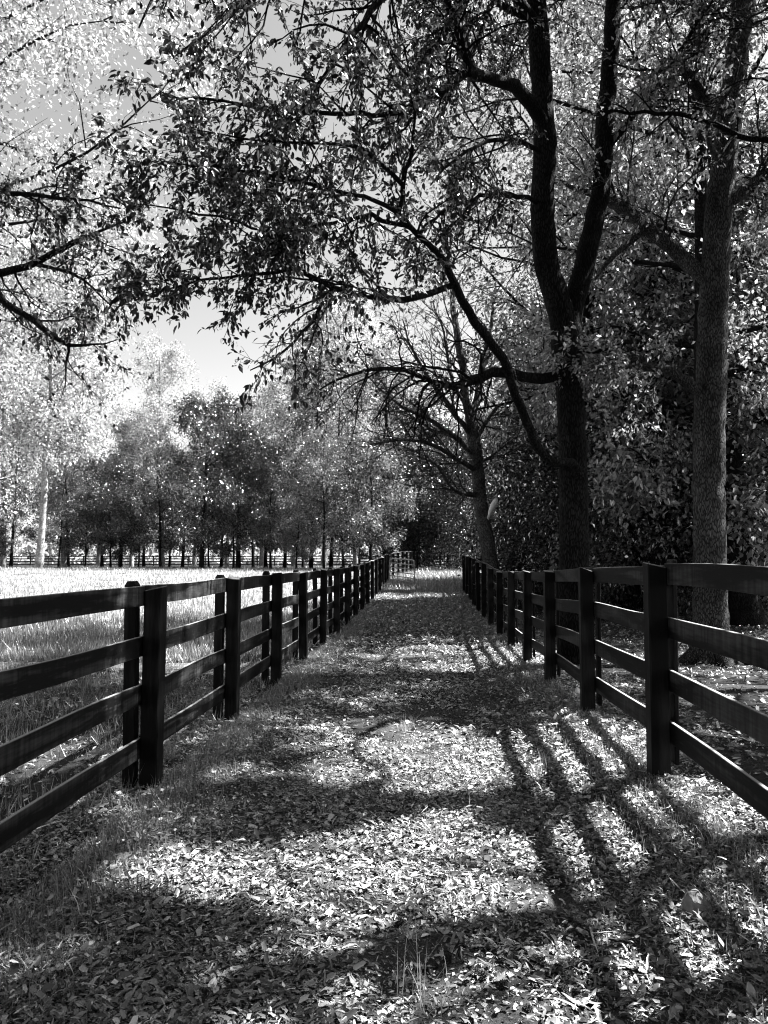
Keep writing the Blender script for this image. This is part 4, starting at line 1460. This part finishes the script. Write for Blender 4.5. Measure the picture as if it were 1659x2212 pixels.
bm.faces.new((vm[4], vm[5], vt[2]))
bm.faces.new((vm[5], vm[6], vt[0], vt[2]))
bm.faces.new((vm[6], vm[0], vt[0]))
bm.faces.new((vt[0], vt[1], vt[2]))
bmesh.ops.recalc_face_normals(bm, faces=bm.faces)
bmesh.ops.bevel(bm, geom=list(bm.edges), offset=.004, segments=1, affect='EDGES')
bmesh.ops.triangulate(bm, faces=bm.faces)
bmesh.ops.subdivide_edges(bm, edges=bm.edges, cuts=2, use_grid_fill=True)
for v in bm.verts:
    v.co += Vector(tuple(rng.normal(0, .0012, 3)))
me = bpy.data.meshes.new('rock')
bm.to_mesh(me)
bm.free()
me.materials.append(M['stone'])
x, y, z = ground_at(1508, 1975)
o = link('rock', me, loc=(x, y, z))
o.rotation_euler = (0, 0, -.35)
tag(o, 'pointed grey rock with one sunlit face among the rail shadows', 'rock')
rock('stone', 1248, 1508, .11, .08, .20, 8, M['pale'], 'small pale upright stone at the foot of the second right post', 'stone', .3)
rock('stone', 20, 1838, .05, .04, .03, 9, M['pale'], 'small pale pebble at the left edge below the bottom rail', 'stone')


def stick(label, rows, r0, mat, name='twig', cat='twig'):
    pts = []
    for px, py, h in rows:
        x, y, z = ground_at(px, py)
        pts.append((x, y, z + h))
    s = spline(np.array(pts), .05)
    root = thing(name, label, cat, tuple(pts[0]), 'fallen twigs')
    w = Wood()
    w.tube(s - np.array(pts[0]), np.linspace(r0, r0 * .4, len(s)), 6, .08)
    link('stem', w.mesh('stem', mat), root)
    w = Wood()
    for k in (len(s) // 3, len(s) * 2 // 3):
        q = twig_path(s[k] - np.array(pts[0]), off_dir(unit(s[min(k + 1, len(s) - 1)] - s[k]), .8) + np.array((0, 0, .3)), .12, 4, .4)
        w.tube(q, np.linspace(r0 * .5, r0 * .2, 4), 4)
    link('side_shoot', w.mesh('side_shoot', mat), root)


stick('pale bent stick lying below the nearest left bottom rail', [(0, 1842, .02), (70, 1812, .05), (140, 1783, .03), (170, 1790, .01)], .006, M['pale'])
stick('thin curved stem beside the base of the nearest left post', [(265, 1722, .02), (268, 1738, .05), (290, 1748, .03), (310, 1752, .01)], .004, M['pale'])
stick('short straight twig lying on the lit path at the bottom right', [(1275, 2010, .02), (1282, 2040, .02), (1292, 2066, .02)], .006, M['pale'])
stick('long dark twig in the shadow at the lower left', [(40, 2034, .02), (110, 2018, .03), (190, 2004, .015)], .005, M['twig'])
stick('thin twig across the path in front of the far grass tuft', [(570, 1640, .015), (590, 1660, .02), (612, 1672, .01)], .004, M['pale'])


def sprig(label, px, py, lean, h):
    x, y, z = ground_at(px, py)
    root = thing('seedling', label, 'seedling', (x, y, z), 'seedlings on the path')
    q = twig_path((0, 0, -.01), (lean, 0, 1), h, 7, .12)
    w = Wood()
    w.tube(q, np.linspace(.0035, .0015, 7), 5)
    link('stem', w.mesh('stem', M['twig']), root)
    for k in range(2, 7):
        R = frames(rng.normal(0, 1, (1, 3)) * np.array((1, 1, .3)), np.array([(0, 0, 1.0)]))
        me = cloud('leaf', q[k][None], R, np.array([h * .14]), M['leaf_near'], LEAF6_V, LEAF6_T, np.ones(1))
        link('leaf', me, root)


sprig('thin dark seedling rising at the lower right edge of the path', 1612, 2105, -.25, .30)
sprig('tiny two leaved seedling in the lit litter left of the rail shadows', 1195, 2010, .1, .10)
sprig('tiny seedling beside the pointed rock', 1470, 2010, .05, .12)
sprig('slender seedling in the middle of the path before the right post', 1362, 1905, -.1, .10)

for px, py, n, h, lab in ((930, 1812, 90, .12, 'dark grass tuft in the middle of the sunlit path'), (712, 1765, 50, .12, 'wiry tuft left of the path centre below the dark band'), (1165, 1672, 45, .16, 'thin upright tuft between the rail shadows'), (915, 2170, 22, .22, 'tall sparse blades at the bottom centre of the path'), (970, 1965, 60, .07, 'small low tuft right of the path centre'), (880, 1580, 110, .10, 'low dark tuft on the crown of the path'), (360, 1640, 70, .2, 'grass tuft at the foot of the second left post'), (230, 1640, 90, .22, 'tall grass tuft behind the nearest left post')):
    x, y, z = ground_at(px, py)
    V, T, t = grass_cloud(x + rng.normal(0, .045, n), y + rng.normal(0, .045, n), h, .004, .55)
    o = link('grass_tuft', new_mesh('grass_tuft', V - np.array((x, y, z)), T, M['grass'], t), loc=(x, y, z))
    tag(o, lab, 'grass tuft', 'grass tufts on the path')
